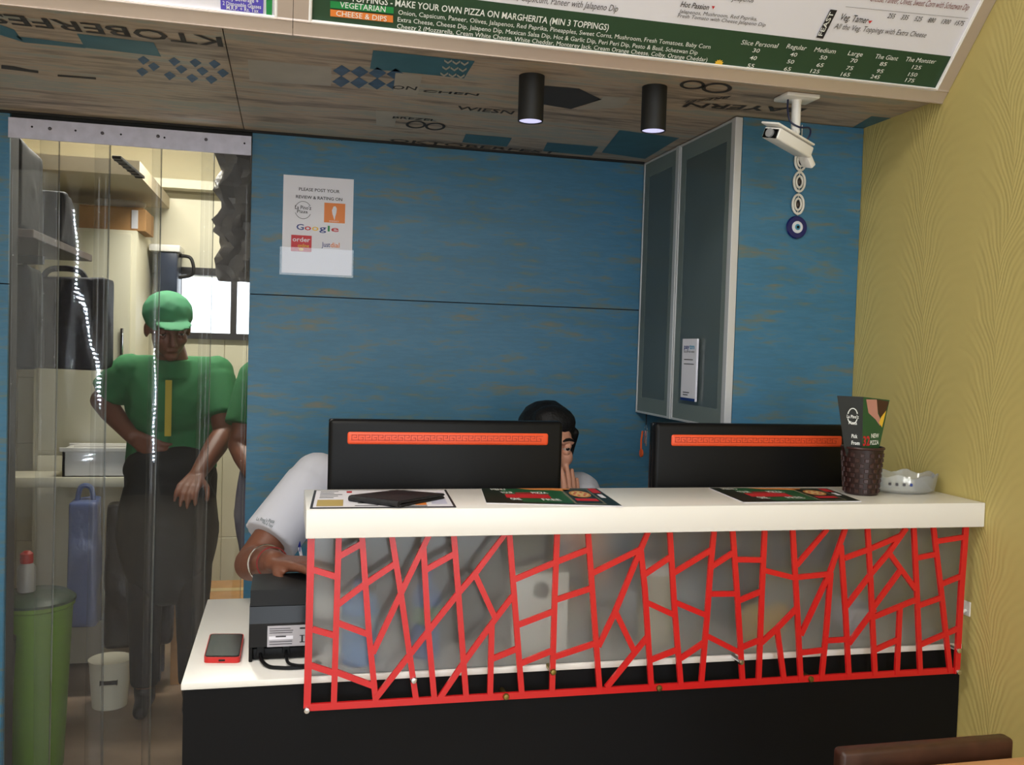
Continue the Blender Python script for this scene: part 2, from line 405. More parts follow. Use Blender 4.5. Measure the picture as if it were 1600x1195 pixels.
# ------------------------------------------------------------------ the setting
struct(one('floor', (XL, -3.0, -.05), (XW, YB, 0), M_FLOOR))
struct(one('floor', (-1.5, YB, -.05), (1.0, YK, -.001), M_KFLOOR))
struct(one('ceiling', (XL, -3.0, 2.75), (XW, YB+.09, 2.80), M_PLASTER))
struct(one('wall_left', (XL-.08, -3.0, 0), (XL, YB, 2.75), M_PLASTER))
struct(one('added_wall_front', (XL, -3.08, 0), (-.45, -3.0, 2.75), mat('taupe_paint', (120, 112, 104), .7)))  # unseen wall added so the curtain mirrors a dark surface, not sky
wr = struct(one('wall_right', (XW, -3.0, 0), (XW+.08, YB+.09, 2.75), M_YELLOW))
# back wall: core with the doorway, then the laminate panels that face it
wb = struct(MB().box((XL, YB+.012, 0), (DL, YB+.09, 2.75)).box((DR, YB+.012, 0), (XW, YB+.09, 2.75)).box((DL, YB+.012, DT), (DR, YB+.09, 2.75)).build('wall_back', M_SEAM))
for lo, hi in (((DR, YB, 0), (XW, YB+.012, 1.5335)), ((DR, YB, 1.5365), (XW, YB+.012, ZC)), ((XL, YB, 0), (DL, YB+.012, 1.5335)), ((XL, YB, 1.5365), (DL, YB+.012, ZC))):
    one('panel', lo, hi, M_BLUE, wb)
# soffit of printed planks in two sheets
so = struct(one('ceiling', (XL, YBD, ZC+.006), (XW, YB, ZC+.10), M_SEAM))
XJ = onZ(368, 140, ZC).x
for a, b in ((XL, XJ-.0012), (XJ+.0012, XW)):
    one('panel', (a, YBD, ZC), (b, YB, ZC+.006), M_WOOD, so)
one('edge_strip', (XL, YB-.012, ZC-.006), (XC, YB, ZC), M_SEAM, so)

# printing on the soffit (upside-down lines read from the far side)
DN = V((0, 0, -1))
def sq(px, m, name='print', off=.0006): quad(name, [onZ(x, y, ZC) for x, y in px], m, so, DN, off)
def st(s, a, b, m=M_INKP, cap=.035, rot=False, bold=.012):
    p, q = onZ(*a, ZC), onZ(*b, ZC)
    if rot: text(s, p, q, (0, 1, 0), m, so, DN, cap, bold=bold, off=.0012)
    else: text(s, p, q, (0, -1, 0), m, so, DN, cap, bold=bold, off=.0012)
sq([(583, 78), (742, 95), (725, 122), (578, 107)], M_TEALP)
for r in range(3):
    for k in range(3):
        x, y = 694+k*13-r*3, 92+r*10+k*1.5
        sq([(x, y), (x+6, y+4), (x+12, y), (x+12, y+3), (x+6, y+7), (x, y+3)], M_CREAMP, off=.0012)
sq([(387, 92), (518, 104), (517, 134), (390, 126)], M_CREAMP)
for r in range(2):
    for k in range(4):
        x, y = 534+k*28-r, 110+k*1.8+r*17
        sq([(x-14, y), (x, y-9), (x+14, y), (x, y+9)], M_BLUEP)
sq([(618, 113), (660, 117), (652, 149), (614, 145)], M_CREAMP, off=.0009)
st('ON', (612, 138), (650, 140), cap=.03)
st('CHEN', (660, 143), (747, 149), cap=.02)
st('WIESN', (712, 170), (800, 178), cap=.035)
sq([(587, 172), (622, 175), (616, 197), (588, 195)], M_CREAMP)
st('BREZEL', (613, 184), (681, 189), cap=.022)
st('OKTOBERFEST', (608, 220), (868, 240), cap=.035)
sq([(728, 209), (800, 215), (792, 229), (722, 222)], M_TEALP)
sq([(855, 222), (935, 229), (925, 243), (848, 236)], M_TEALP)
sq([(940, 238), (968, 203), (1062, 215), (1008, 248)], M_TEALP)
sq([(845, 133), (905, 138), (940, 155), (892, 170), (838, 161)], M_INKP)
sq([(944, 150), (985, 152), (972, 168), (900, 171)], M_CREAMP)
st('BREZEL', (1143, 149), (1070, 157), cap=.024, rot=True)
st('BAYERN', (1262, 169), (1076, 160), cap=.04, rot=True, bold=.02)
sq([(1330, 200), (1362, 181), (1392, 184), (1356, 200)], M_TEALP)
st('KTOBERFEST', (346, 58), (-80, 12), cap=.06, rot=True, bold=.015)
sq([(120, 52), (240, 66), (252, 88), (133, 74)], M_TEALP)
sq([(0, 38), (22, 46), (38, 66), (0, 54)], M_TEALP)
sq([(25, 56), (131, 69), (134, 75), (38, 66)], M_TEALP)
for i, (x, y) in enumerate(((224, 94), (240, 104), (222, 112), (272, 96), (283, 108), (265, 118), (305, 98), (316, 111), (300, 122), (335, 100), (348, 114), (330, 124))):
    sq([(x-9, y-2), (x, y-7), (x+10, y), (x, y+7)], M_BLUEP)
for c, rx, ry in (((1082, 132), 20, 7), ((1120, 137), 24, 8), ((650, 194), 16, 6), ((680, 197), 16, 6)):
    pts = [onZ(c[0]+rx*math.cos(a*math.pi/12), c[1]+ry*math.sin(a*math.pi/12), ZC)-V((0, 0, .0012)) for a in range(24)]
    b = bmesh.new(); A = [b.verts.new(p) for p in pts]; cc = sum(pts, V())/24; B = [b.verts.new(cc+(p-cc)*.72) for p in pts]
    for i in range(24): b.faces.new((A[i], A[(i+1) % 24], B[(i+1) % 24], B[i]))
    MB().add(b).build('print', M_INKP, so)
sq([(2, 101), (22, 103), (45, 108), (60, 110), (60, 114), (20, 109), (2, 107)], M_INKP)
sq([(90, 116), (150, 121), (150, 124), (90, 119)], M_INKP)

# ---------------------------------------------------------------- kitchen shell
MK = M_KTILE
kb = struct(MB().box((-1.5, YK, 0), (-.52, YK+.1, 2.5)).box((.40, YK, 0), (1.0, YK+.1, 2.5)).box((-.52, YK, 0), (.40, YK+.1, 1.43)).box((-.52, YK, 1.70), (.40, YK+.1, 2.5)).build('wall_kitchen_back', mat('cream_grout', (196, 188, 160), .8)))
# cream wall tiles, each its own piece, 30 x 45 cm, skipping the window opening
tx, tz = .30, .45
tm = {}
def tile(lo, hi):
    k = tuple(round(b-a, 4) for a, b in zip(lo, hi))
    if k not in tm:
        o = MB().box((0, 0, 0), k, .002, 1).build('tile', MK, kb); tm[k] = o.data
    else:
        o = link('tile', tm[k], None, kb)
    o.location = lo
def wins(x0, x1, z0, z1):
    return not (x1 > -.52 and x0 < .40 and z1 > 1.43 and z0 < 1.70)
x = -1.5
while x < .7:
    for z0, z1 in ((0, .45), (.45, .90), (.90, 1.20), (1.20, 1.43), (1.43, 1.70), (1.70, 2.08)):
        a, b = x, x+tx
        if z0 == 1.43:
            if b <= -.52 or a >= .40: pass
            elif a < -.52: b = -.52
            elif b > .40: a = .40
            else: continue
        tile((a+.001, YK-.008, z0+.001), (b-.001, YK, z1-.001))
    x += tx
struct(one('wall_kitchen_left', (-1.58, YB+.09, 0), (-1.5, YK, 2.5), M_KTILE))
struct(one('wall_kitchen_right', (1.0, YB+.09, 0), (1.08, YK, 2.5), M_KTILE))
struct(one('ceiling', (-1.5, YB+.09, 2.45), (1.0, YK, 2.5), M_PLASTER))
struct(one('trim_1', (-1.5, YK-.10, 2.09), (1.0, YK-.008, 2.13), M_KTILE))
wn = struct(MB().box((-.52, YK-.03, 1.40), (.40, YK+.02, 1.43)).box((-.52, YK-.03, 1.70), (.40, YK+.02, 1.735)).box((-.52, YK-.03, 1.43), (-.50, YK+.02, 1.70)).box((.38, YK-.03, 1.43), (.40, YK+.02, 1.70)).build('window_1', mat('dark_window_frame', (52, 50, 52), .5)))
for xm in (-.262, .06): one('mullion', (xm-.014, YK-.02, 1.43), (xm+.014, YK+.02, 1.70), MATS['dark_window_frame'], wn)
for a, b in ((-.50, -.276), (-.248, .046), (.074, .38)): one('pane', (a, YK, 1.43), (b, YK+.004, 1.70), MATS['clear_film'], wn)

# ---------------------------------------------------------------- strip curtain in the doorway
sc = thing('strip_curtain', ((DL+DR)/2, YB, 0), 'clear plastic strip curtain on a perforated steel rail hanging in the kitchen doorway', 'curtain')
hd = one('rail', (DL+.002, YB-.022, 1.930), (DR-.002, YB-.016, 1.984), M_STEEL, sc)
for i, (px_, py_, r) in enumerate(((50, 198, .0028), (78, 201, .0045), (118, 204, .0028), (160, 208, .0045), (189, 210, .0028), (247, 213, .0045), (257, 215, .0028), (322, 218, .0045), (388-6, 224, .0028))):
    p = onY(px_, py_, YB-.022); p.x = min(p.x, DR-.008)
    if r > .004: MB().lathe([(r, 0), (r*1.05, .001), (r*.8, .003), (r*.3, .004)], (p.x, YB-.022, p.z), V((0, -1, 0)), 14).build('bolt', mat('dark_bolt', (96, 92, 98), .4, metal=.8), hd, True)
    else: MB().lathe([(r, 0), (r, .0008)], (p.x, YB-.022, p.z), V((0, -1, 0)), 12).build('hole', mat('hole_dark', (26, 22, 26), .9), hd)
edges = [(8, 92), (60, 170), (146, 250), (234, 331), (311, 390)]
for i, (a, b) in enumerate(edges):
    x0 = max(DL+.003, onY(a, 500, YB).x); x1 = min(DR-.003, onY(b, 500, YB).x); y = YB-.012+(i % 2)*.010
    nx, nz = 12, 56; vs_, fs = [], []
    rnd = random.Random(i*3+1); p1, p2, p3 = rnd.random()*6, rnd.random()*6, rnd.random()*6; ba = rnd.uniform(.0008, .0022)
    for k in range(nz+1):
        z = 1.975-(1.975-.03)*k/nz; am = (k/nz)**.8
        for j in range(nx+1):
            t = j/nx; sway = .0022*math.sin(z*2.3+p1)*am
            bow = (ba*math.sin(p2+z*1.1)+ba*.8)*am*(1-(2*t-1)**2)
            vs_.append((x0+(x1-x0)*t+.006*math.sin(z*1.7+p3)*am, y+bow+sway*(t-.5), z))
    for k in range(nz):
        for j in range(nx):
            q = k*(nx+1)+j; fs.append((q, q+1, q+nx+2, q+nx+1))
    me = bpy.data.meshes.new('strip'); me.from_pydata(vs_, [], fs)
    o = link('strip', me, M_PVC, sc, True)
    sd = o.modifiers.new('thick', 'SOLIDIFY'); sd.thickness = .002; sd.offset = 0

# ---------------------------------------------------------------- tilted menu boards under the ceiling
TL = math.radians(41)
BU = V((0, -math.sin(TL), math.cos(TL)))          # up along the board
BN = V((0, -math.cos(TL), -math.sin(TL)))         # board normal, towards the room
B0 = V((0, YBD-.004, ZC))
def bp(x, y): return onP(x, y, B0+BN*.012, BN)
def board(xl, xr, label):
    bd = thing('menu_board', ((xl+xr)/2, YBD, ZC), label, 'menu board')
    H, FWD, T = .62, .028, .03
    def slab(name, u0, u1, v0, v1, d0, d1, m, par, bev=.0):
        c = B0+V((1, 0, 0))*((u0+u1)/2)+BU*((v0+v1)/2)+BN*((d0+d1)/2)
        return MB().obox(c, V((1, 0, 0)), BU, BN, u1-u0, v1-v0, d1-d0, bev).build(name, m, par, bev > 0)
    slab('backing', xl+.004, xr-.004, .004, H-.004, -.018, .010, M_PAPER, bd)
    fm = mat('bronze_aluminium', (206, 192, 182), .28, metal=.5)
    for nm, u0, u1, v0, v1 in (('frame_rail', xl, xr, 0, FWD), ('frame_rail', xl, xr, H-FWD, H), ('frame_stile', xl, xl+FWD, FWD, H-FWD), ('frame_stile', xr-FWD, xr, FWD, H-FWD)):
        slab(nm, u0, u1, v0, v1, -.018, .016, fm, bd, .003)
    lm = mat('highlight_bead', (250, 250, 250), .2)  # white colour paints in the highlight along the frame's inner edge
    tube = []
    for a, b in (((xl+FWD, FWD), (xr-FWD, FWD)), ((xr-FWD, FWD), (xr-FWD, H-FWD)), ((xl+FWD, H-FWD), (xl+FWD, FWD))):
        P = [B0+V((1, 0, 0))*q[0]+BU*q[1]+BN*.013 for q in (a, b)]
        MB().tube(P, .004, 10).build('bead', lm, bd, True)
    return bd
BX = bp(457, 50).x
b1 = board(BX+.004, XW-.004, 'large tilted pizza menu board with a dark green toppings band, against the yellow wall')
b2 = board(XL+.02, BX-.003, 'tilted white menu board with a violet offer box, hung next to the large pizza menu')
def bq(px, m, par, off=.0006): quad('print', [bp(x, y) for x, y in px], m, par, BN, off)
def bt(s, a, b, m, cap=None, bold=0.0, shear=0.0, par=None, off=.0016):
    text(s, bp(*a), bp(*b), BU, m, par or b1, BN, cap, off, bold, shear)
# shift printing so that it sits between the bead lines: white sheet is the backing; green band at its foot
def bandpt(x, v): return B0+V((1, 0, 0))*x+BU*v+BN*.0102
xl_, xr_ = BX+.004+.028, XW-.004-.028
vt = (bp(1120, 45)-B0).dot(BU)
quad('print', [bandpt(xl_, .028), bandpt(xr_, .028), bandpt(xr_, vt), bandpt(xl_, vt)], M_GREEN, b1, BN, .0004)
bq([(516, 1), (615, 11), (615, 21), (516, 12)], M_GREEN2, b1, .001)
bq([(516, 14), (614, 24), (614, 35), (516, 25)], M_ORPRINT, b1, .001)
bt('VEGETARIAN', (531, 11), (602, 18.5), M_WTEXT, .011, .004)
bt('CHEESE & DIPS', (525, 24), (604, 33), M_WTEXT, .010, .004)
bt('TOPPINGS -', (548, 1.5), (613, 8.5), M_WTEXT, .0125, .012)
bt('MAKE YOUR OWN PIZZA ON MARGHERITA (MIN 3 TOPPINGS)', (617, 9), (950, 47), M_WTEXT, .0125, .012)
bt('Onion, Capsicum, Paneer, Olives, Jalapenos, Red Paprika, Pineapples, Sweet Corns, Mushroom, Fresh Tomatoes, Baby Corn', (622, 22), (1109, 76), M_WTEXT, .0090)
bt('Extra Cheese, Cheese Dip, Jalapeno Dip, Mexican Salsa Dip, Hot & Garlic Dip, Peri Peri Dip, Pesto & Basil, Schezwan Dip', (621, 33), (1089, 85), M_WTEXT, .0090)
bt('Cheezy 2 (Mozzarella, Cream White Cheese, White Cheddar, Monterey Jack, Cream Orange Cheese, Colby, Orange Cheddar)', (620, 43.5), (1104, 96), M_WTEXT, .0090)
c0 = bp(1123, 98)
stp = []
for k in range(20):
    a = k*math.pi/10; r = (.0105 if k % 2 else .007); stp.append(c0+V((1, 0, 0))*r*math.cos(a)+BU*r*.8*math.sin(a))
quad('print', stp, M_YELPRINT, b1, BN, .0014)
def z7(u, v): return (1140+u/3.81, v/3.81)
cols = [('Slice Personal', (65, 262), (280, 284), ['30', '40', '55'], [(133, 308), (115, 352), (100, 398)]),
        ('Regular', (335, 285), (450, 298), ['40', '50', '65'], [(355, 332), (337, 374), (318, 417)]),
        ('Medium', (500, 305), (625, 317), ['50', '65', '125'], [(532, 350), (512, 394), (476, 430)]),
        ('Large', (700, 326), (785, 335), ['70', '75', '165'], [(713, 368), (688, 412), (657, 449)]),
        ('The Giant', (860, 345), (995, 359), ['85', '95', '245'], [(888, 388), (868, 430), (834, 463)]),
        ('The Monster', (1040, 362), (1220, 377), ['125', '150', '175'], [(1080, 407), (1057, 450), (1040, 484)])]
for hdg, a, b, vals, pos in cols:
    bt(hdg, z7(*a), z7(*b), M_WTEXT, .0100, 0, .12)
    for s, p in zip(vals, pos):
        wd = 40 if len(s) == 2 else 52
        bt(s, z7(*p), z7(p[0]+wd, p[1]+wd*.1), M_WTEXT, .0085, .004, .12)
bq([z7(600, 55), z7(640, 60), z7(555, 230), z7(515, 222)], M_INK, b1, .001)
text('FEAST', bp(*z7(548, 212)), bp(*z7(622, 72)), V((-1, 0, 0)), M_WTEXT, b1, BN, .010, .0018, .01)
bt('Veg. Tamer', z7(650, 116), z7(815, 138), M_INK, .014, .006, .15)
bq([z7(826, 122), z7(850, 122), z7(832, 140)], M_REDPRINT, b1, .001)
bt('All the Veg. Toppings with Extra Cheese', z7(618, 168), z7(1162, 222), M_DKTEXT, .0115, 0, .15)
for k, s in enumerate(('255', '335', '525', '880', '1300', '1575')):
    bt(s, z7(935+80*k, 105+8.5*k), z7(975+80*k+(10 if k > 3 else 0), 109+8.5*k), M_INK, .010, .004, .15)
bq([z7(690, 38), z7(1420, 108), z7(1420, 110), z7(690, 40)], M_DKTEXT, b1, .001)
bt('Cheese, Paneer, Olives, Sweet Corn with Schezwan Dip', z7(830, 5), z7(1415, 60), mat('maroon_ink', (120, 50, 60), .6), .013, 0, .15)
bt('Hot Passion', (1062.5, 10), (1106, 15), M_INK, .011, .008, .15)
bq([(1112, 9), (1117, 9.5), (1114, 14)], M_REDPRINT, b1, .001)
bt('Jalapenos, Mushroom, Red Paprika,', (1060, 19.5), (1182, 32), M_DKTEXT, .0075, 0, .15)
bt('Fresh Tomato with Cheese Jalapeno Dip', (1058, 26.5), (1195, 41), M_DKTEXT, .0075, 0, .15)
bt('Onion, Capsicum, Paneer with Jalapeno Dip', (780, -3), (964, 18), M_DKTEXT, .013, 0, .15)
bt('Jalapenos', (1143, 0), (1176, 3.5), M_DKTEXT, .012, 0, .15)
# left board printing
bq([(344, -14), (412, -8), (411, 21), (345, 14)], M_PURPLE, b2, .001)
bt('Any Beverage +', (352, -1), (404, 4.5), M_WTEXT, .0075, .006, 0, b2)
bt('2 Disposable Glasses', (348, 7), (408, 13.5), M_WTEXT, .0075, .006, 0, b2)
bt('M.R.P. + Rs. Tax', (354, 14), (404, 19.5), M_WTEXT, .0075, .006, 0, b2)
bq([(416, -20), (426, -19), (425, 24), (416, 23)], M_GREEN2, b2, .001)
for (x, y), par in (((400, 52), b2), ((484, 58), b1)):
    p = onZ(x, y, ZC-.003); MB().box((p.x-.018, YBD-.012, ZC-.006), (p.x+.018, YBD+.004, ZC-.0005), .001).build('clip', M_WHITE, par)

# ---------------------------------------------------------------- downlights
for (x, y), lb in (((831, 119), 'black cylinder downlight on the soffit, the one farther from the ceiling security camera'), ((1023, 136), 'black cylinder downlight on the soffit, the one nearer the ceiling security camera')):
    p = onZ(x, y, ZC)
    d = thing('downlight', (p.x, p.y, ZC), lb, 'lamp', 'black soffit downlights')
    MB().lathe([(.0285, 0), (.0285, -.098), (.0275, -.1), (.0262, -.1), (.0255, -.094), (.0255, -.006)], (p.x, p.y, ZC), n=40, cap=True).build('housing', M_MATBLK, d, True)
    MB().lathe([(.0254, -.0975), (.020, -.0982), (.004, -.0985)], (p.x, p.y, ZC), n=32).build('diffuser', mat('dim_diffuser', (214, 212, 240), .3, emit=(215, 214, 255), estr=.75), d, True)

# ---------------------------------------------------------------- unseen ceiling panel lamps added behind the camera to light the room
for x, y, wh in ((-.45, .75, 'nearer the counter'), (-.2, -1.3, 'nearer the shop front')):
    d = thing('added_ceiling_light', (x, y, 2.75), 'added unseen square white ceiling panel lamp '+wh, 'lamp')
    MB().box((x-.31, y-.31, 2.715), (x+.31, y+.31, 2.75), .004).build('frame', M_WHITE, d)
    MB().box((x-.29, y-.29, 2.709), (x+.29, y+.29, 2.715)).build('diffuser', mat('lamp_diffuser', (250, 248, 240), .5, emit=(255, 250, 238), estr=4), d)
# vertical LED tapes on the shop-front posts, which mirror in the strip curtain
led = mat('led_dot', (255, 255, 255), .4, emit=(225, 240, 255), estr=260)
for x in (-1.08, -1.74):
    d = thing('led_strip', (x, -2.6, 0), 'vertical tape of white LED dots on a shop-front post ' + ('beside the shop opening' if x > -1.2 else 'by the left wall'), 'lamp')
    MB().box((x-.03, -2.68, 0), (x+.03, -2.62, 2.75)).build('post', M_ALU, d)
    mb = MB()
    for k in range(58): mb.box((x-.006, -2.62, .35+k*.036), (x+.006, -2.617, .362+k*.036))
    mb.build('led_dots', led, d)
# ------------------------------------------------------------------ counter
ZS, ZL = 1.1025, .784
YS, YSB = 1.68, 1.915
XS0 = .0354
YCF = 1.7325; YCB = 2.29; XC0 = -.1755
ct = thing('service_counter', (.64, 2.0, 0), 'long black-fronted service counter with a white lower worktop, running to the yellow wall', 'counter')
one('front_panel', (XC0+.004, YCF, .0), (XW-.002, YCF+.018, ZL-.012), M_BLACK, ct)
one('end_panel', (XC0+.004, YCF+.018, .0), (XC0+.022, YCB-.01, ZL-.012), M_BLACK, ct)
one('worktop', (XC0, YCF-.004, ZL-.012), (XW-.002, YCB, ZL), M_WHITE, ct, .0015)
one('inner_shelf', (XC0+.022, YCF+.018, .40), (XW-.01, 1.98, .418), M_WHITE, ct)
sh = thing('raised_shelf', (.74, 1.8, ZL), 'thick white raised counter shelf carrying the menus, on a frosted screen', 'shelf')
one('shelf_top', (XS0, YS, 1.0509), (XW-.002, YSB, ZS), M_WHITE, sh, .0015)
one('frosted_screen', (XS0+.004, YCF+.002, ZL), (XW-.003, YCF+.008, 1.0509), M_FROST, sh)
# red cut-out lattice in front of the frosted screen
YR = 1.700
RA = {'A': 465, 'B': 725, 'C': 985, 'D': 1245}
def rp(z, u, v): return onY(RA[z]+u/3.8555, 815+v/3.8555, YR)
lat = thing('red_lattice_screen', (.7, YR, .72), 'red laser-cut lattice of slanting bars bolted in front of the frosted screen', 'screen')
bars = '''A 82 88 A 57 1128;A 45 1118 D 962 893;A 248 88 A 218 1095;A 100 290 A 225 328;A 95 648 A 215 682;A 85 866 A 205 905;A 388 88 A 430 680;A 430 680 A 470 1075
A 250 208 A 380 135;A 240 500 A 410 372;A 410 372 A 580 258;A 235 606 A 425 677;A 222 900 A 458 988;A 567 85 A 620 420;A 620 420 A 712 1065;A 790 80 A 622 430;A 622 430 A 455 785
A 758 160 A 785 640;A 785 640 A 822 1060;A 775 287 A 940 195;A 940 75 A 967 420;A 967 420 A 1014 1050;B 250 65 B 60 320;B 60 320 A 967 430;A 967 430 A 800 640;A 800 640 A 475 1055
B 290 450 B 180 595;B 180 595 B 10 830;B 10 830 A 860 1055;B 272 65 B 310 560;B 310 560 B 346 1030;B 65 315 B 187 580;B 166 615 B 156 1040;B 165 826 B 318 764;B 305 346 B 550 243;B 550 243 B 750 165
B 560 60 B 545 450;B 545 450 B 529 1010;B 550 470 B 770 398;B 325 620 B 540 538;B 345 850 B 530 775;B 535 816 B 795 729;B 745 55 B 770 400;B 770 400 B 814 1000;B 775 307 C 60 165
C 50 190 B 905 550;B 905 550 B 810 745;B 915 550 B 1022 775;C 95 700 B 860 992;C 108 50 C 60 165;C 60 165 C 85 400;C 85 400 C 123 985;C 90 312 C 238 212;C 235 50 C 262 500;C 262 500 C 301 980
C 105 488 C 262 560;C 118 832 C 282 768;C 260 306 C 492 164;C 502 45 C 482 250;C 482 250 C 460 560;C 460 560 C 424 975;C 278 488 C 455 562;C 305 818 C 438 728;C 613 45 C 640 430;C 640 430 C 673 960
C 488 268 C 618 184;C 490 433 C 640 432;C 628 226 C 800 229;C 658 470 C 788 417;C 460 686 C 658 787;C 663 757 C 790 704;C 806 45 C 790 400;C 790 400 C 769 955;C 812 293 C 988 337;C 788 724 C 870 650;C 870 650 C 1002 516
C 880 645 C 922 950;C 974 40 C 1000 500;C 1000 500 C 1022 945;C 1008 332 D 182 314;D 180 40 D -6 262;D 290 35 D 195 305;D 195 305 D 22 676;D 200 310 D 175 640;D 175 640 D 145 945;D 262 145 D 290 550;D 290 550 D 309 925
D 288 216 D 430 165;D 430 165 D 625 82;D 655 36 D 550 185;D 550 185 D 448 305;D 448 305 D 298 502;D 422 36 D 440 350;D 440 350 D 466 915;D 552 188 D 708 402;D 622 288 D 458 512;D 462 526 D 312 728
D 700 32 D 720 450;D 720 450 D 738 905;D 458 572 D 722 464;D 616 515 D 598 910;D 472 767 D 612 704;D 178 713 D 302 706;D 18 786 D 162 770;D 818 30 D 865 420;D 865 420 D 917 895;D 718 216 D 832 194
D 732 502 D 868 454;D 742 737 D 960 643;D 838 116 D 1002 90;D 872 371 D 988 324;D 1013 30 D 985 400;D 985 400 D 957 905'''
ZTOP = 1.0508
for bi, ln in enumerate(bars.replace('\n', ';').split(';')):
    t = ln.split(); a = rp(t[0], float(t[1]), float(t[2])); b = rp(t[3], float(t[4]), float(t[5]))
    if a.z > ZTOP: a = a+(b-a)*((ZTOP-a.z)/(b.z-a.z))
    if b.z > ZTOP: b = b+(a-b)*((ZTOP-b.z)/(a.z-b.z))
    d = (b-a); L_ = d.length; d.normalize(); up = V((0, 1, 0)).cross(d)
    big = ln.startswith(('A 82', 'A 45', 'D 1013', 'D 985'))
    hw = .0064 if big else .0054
    e = 0 if (a.z > ZTOP-.003 or b.z > ZTOP-.003) else .002
    pts = [a-d*e-up*hw, b+d*e-up*hw, b+d*e+up*hw, a-d*e+up*hw]
    for p in pts: p.z = min(p.z, ZTOP); p.y = YR-.003-bi*.000022
    MB().prism(pts, (0, .006, 0)).build('bar', M_RED, lat)
for z, u, v, br in (('A', 55, 1130, 0), ('A', 698, 950, 0), ('B', 250, 1048, 1), ('B', 533, 900, 1), ('C', 168, 997, 1), ('C', 660, 840, 0), ('D', 78, 943, 1), ('D', 965, 772, 0), ('D', 965, 900, 0)):
    p = rp(z, u, v)
    MB().lathe([(.0050, .0325), (.0050, .003), (.0062, -.0035), (.0062, -.006), (.0048, -.0085), (.001, -.009)], (p.x, YR, p.z), V((0, 1, 0)), 20).build('stud', mat('brass_stud', (150, 130, 70), .3, metal=.9) if br else M_CHROME, lat, True)

# ------------------------------------------------------------------ monitors
def monitor(x0, x1, label):
    zt = 1.243; zb = .905; yb = 1.948; xm = (x0+x1)/2
    m = thing('monitor', (xm, 2.02, ZL), label, 'monitor', 'black monitors behind the counter')
    MB().box((x0, yb, zb), (x1, yb+.026, zt), .010, 4).build('back_shell', M_BLKPL, m, True)
    MB().box((x0+.001, yb+.024, zb+.001), (x1-.001, yb+.040, zt-.001), .003).build('bezel', M_BLKGL, m, True)
    MB().box((x0+.016, yb+.040, zb+.022), (x1-.016, yb+.0408, zt-.016)).build('screen', mat('screen_glass', (60, 78, 100), .2, emit=(120, 150, 190), estr=.5), m)
    zo0, zo1 = 1.1905, 1.2185
    st_ = MB().box((x0+.037, yb-.0025, zo0), (x1-.033, yb+.008, zo1), .006, 4).build('orange_strip', M_ORANGE, m, True)
    mb = MB(); n = 30; wu = (x1-x0-.094)/n; xs = x0+.047; yy = yb-.0025; h = zo1-zo0
    for k in range(n):       # embossed key pattern
        u = xs+k*wu; za, zb_ = zo0+h*.36, zo0+h*.74; s = .0011
        if k % 2: za, zb_ = zb_, za
        for p, q in (((u, za), (u, zb_)), ((u, zb_), (u+wu*.7, zb_)), ((u+wu*.7, zb_), (u+wu*.7, (za+zb_)/2)), ((u+wu*.7, (za+zb_)/2), (u+wu*.35, (za+zb_)/2)), ((u, za), (u+wu, za))):
            mb.box((min(p[0], q[0])-s/2, yy-.0006, min(p[1], q[1])-s/2), (max(p[0], q[0])+s/2, yy+.0004, max(p[1], q[1])+s/2))
    mb.build('key_pattern', M_ORANGED, st_)
    MB().box((xm-.035, yb+.012, .79), (xm+.035, yb+.026, zb+.06), .004).build('stand_neck', M_BLKPL, m, True)
    MB().lathe([(.10, 0), (.10, .006), (.095, .010), (.02, .012)], (xm, yb+.04, ZL), n=40).build('stand_base', M_BLKGL, m, True)
monitor(.083, .587, 'black monitor with an orange back strip, standing behind the wallet and the pale menu sheet')
monitor(.803, 1.307, 'black monitor with an orange back strip, standing behind the woven cup of leaflets')

# ------------------------------------------------------------------ menus on the shelf
def sheet(name, c4, label, m, cat='menu', th=.0012):
    P = [onZ(x, y, ZS) for x, y in c4]
    for p in P: p.y = min(p.y, YSB-.002)
    o = thing(name, (sum((p.x for p in P))/4, P[0].y, ZS), label, cat)
    MB().prism([p+V((0, 0, .0002)) for p in P], (0, 0, th)).build('sheet', m, o)
    def uv(u, v): return P[0]*(1-u)*(1-v)+P[1]*u*(1-v)+P[2]*u*v+P[3]*(1-u)*v+V((0, 0, th+.0002))
    return o, uv
def pq(o, uv, u0, v0, u1, v1, m, off=.0003): quad('print', [uv(u0, v0), uv(u1, v0), uv(u1, v1), uv(u0, v1)], m, o, V((0, 0, 1)), off)
def pt(o, uv, s, u0, v0, u1, v1, m, cap, bold=.0, off=.0008):
    p, q = uv(u0, v0), uv(u1, v1); text(s, p, q, V((0, 1, 0)), m, o, V((0, 0, 1)), cap, off, bold)
M_DKCARD = mat('dark_green_card', (30, 42, 34), .35)
o1, uv = sheet('menu_sheet', ((484, 795), (713, 793), (697, 766), (491, 767)), 'pale printed menu sheet with a dark border, lying under the black wallet', mat('dark_border', (44, 44, 48), .45))
pq(o1, uv, .018, .03, .982, .97, M_PAPER)
pq(o1, uv, .04, .08, .22, .42, mat('ochre_print', (190, 165, 96), .5), .0006)
for k in range(5): pq(o1, uv, .05, .52+k*.09, .05+.10+.03*(k % 3), .55+k*.09, M_DKTEXT, .0006)
for k in range(6): pq(o1, uv, .30+k*.02, .08+k*.13, .46+.05*(k % 2), .11+k*.13, M_DKTEXT, .0006)
pq(o1, uv, .72, .10, .80, .24, M_ORPRINT, .0006); pq(o1, uv, .60, .04, .80, .07, M_INK, .0006)
pq(o1, uv, .24, .82, .28, .92, M_REDPRINT, .0006); pq(o1, uv, .84, .15, .95, .8, mat('lilac_print', (200, 200, 222), .5), .0006)
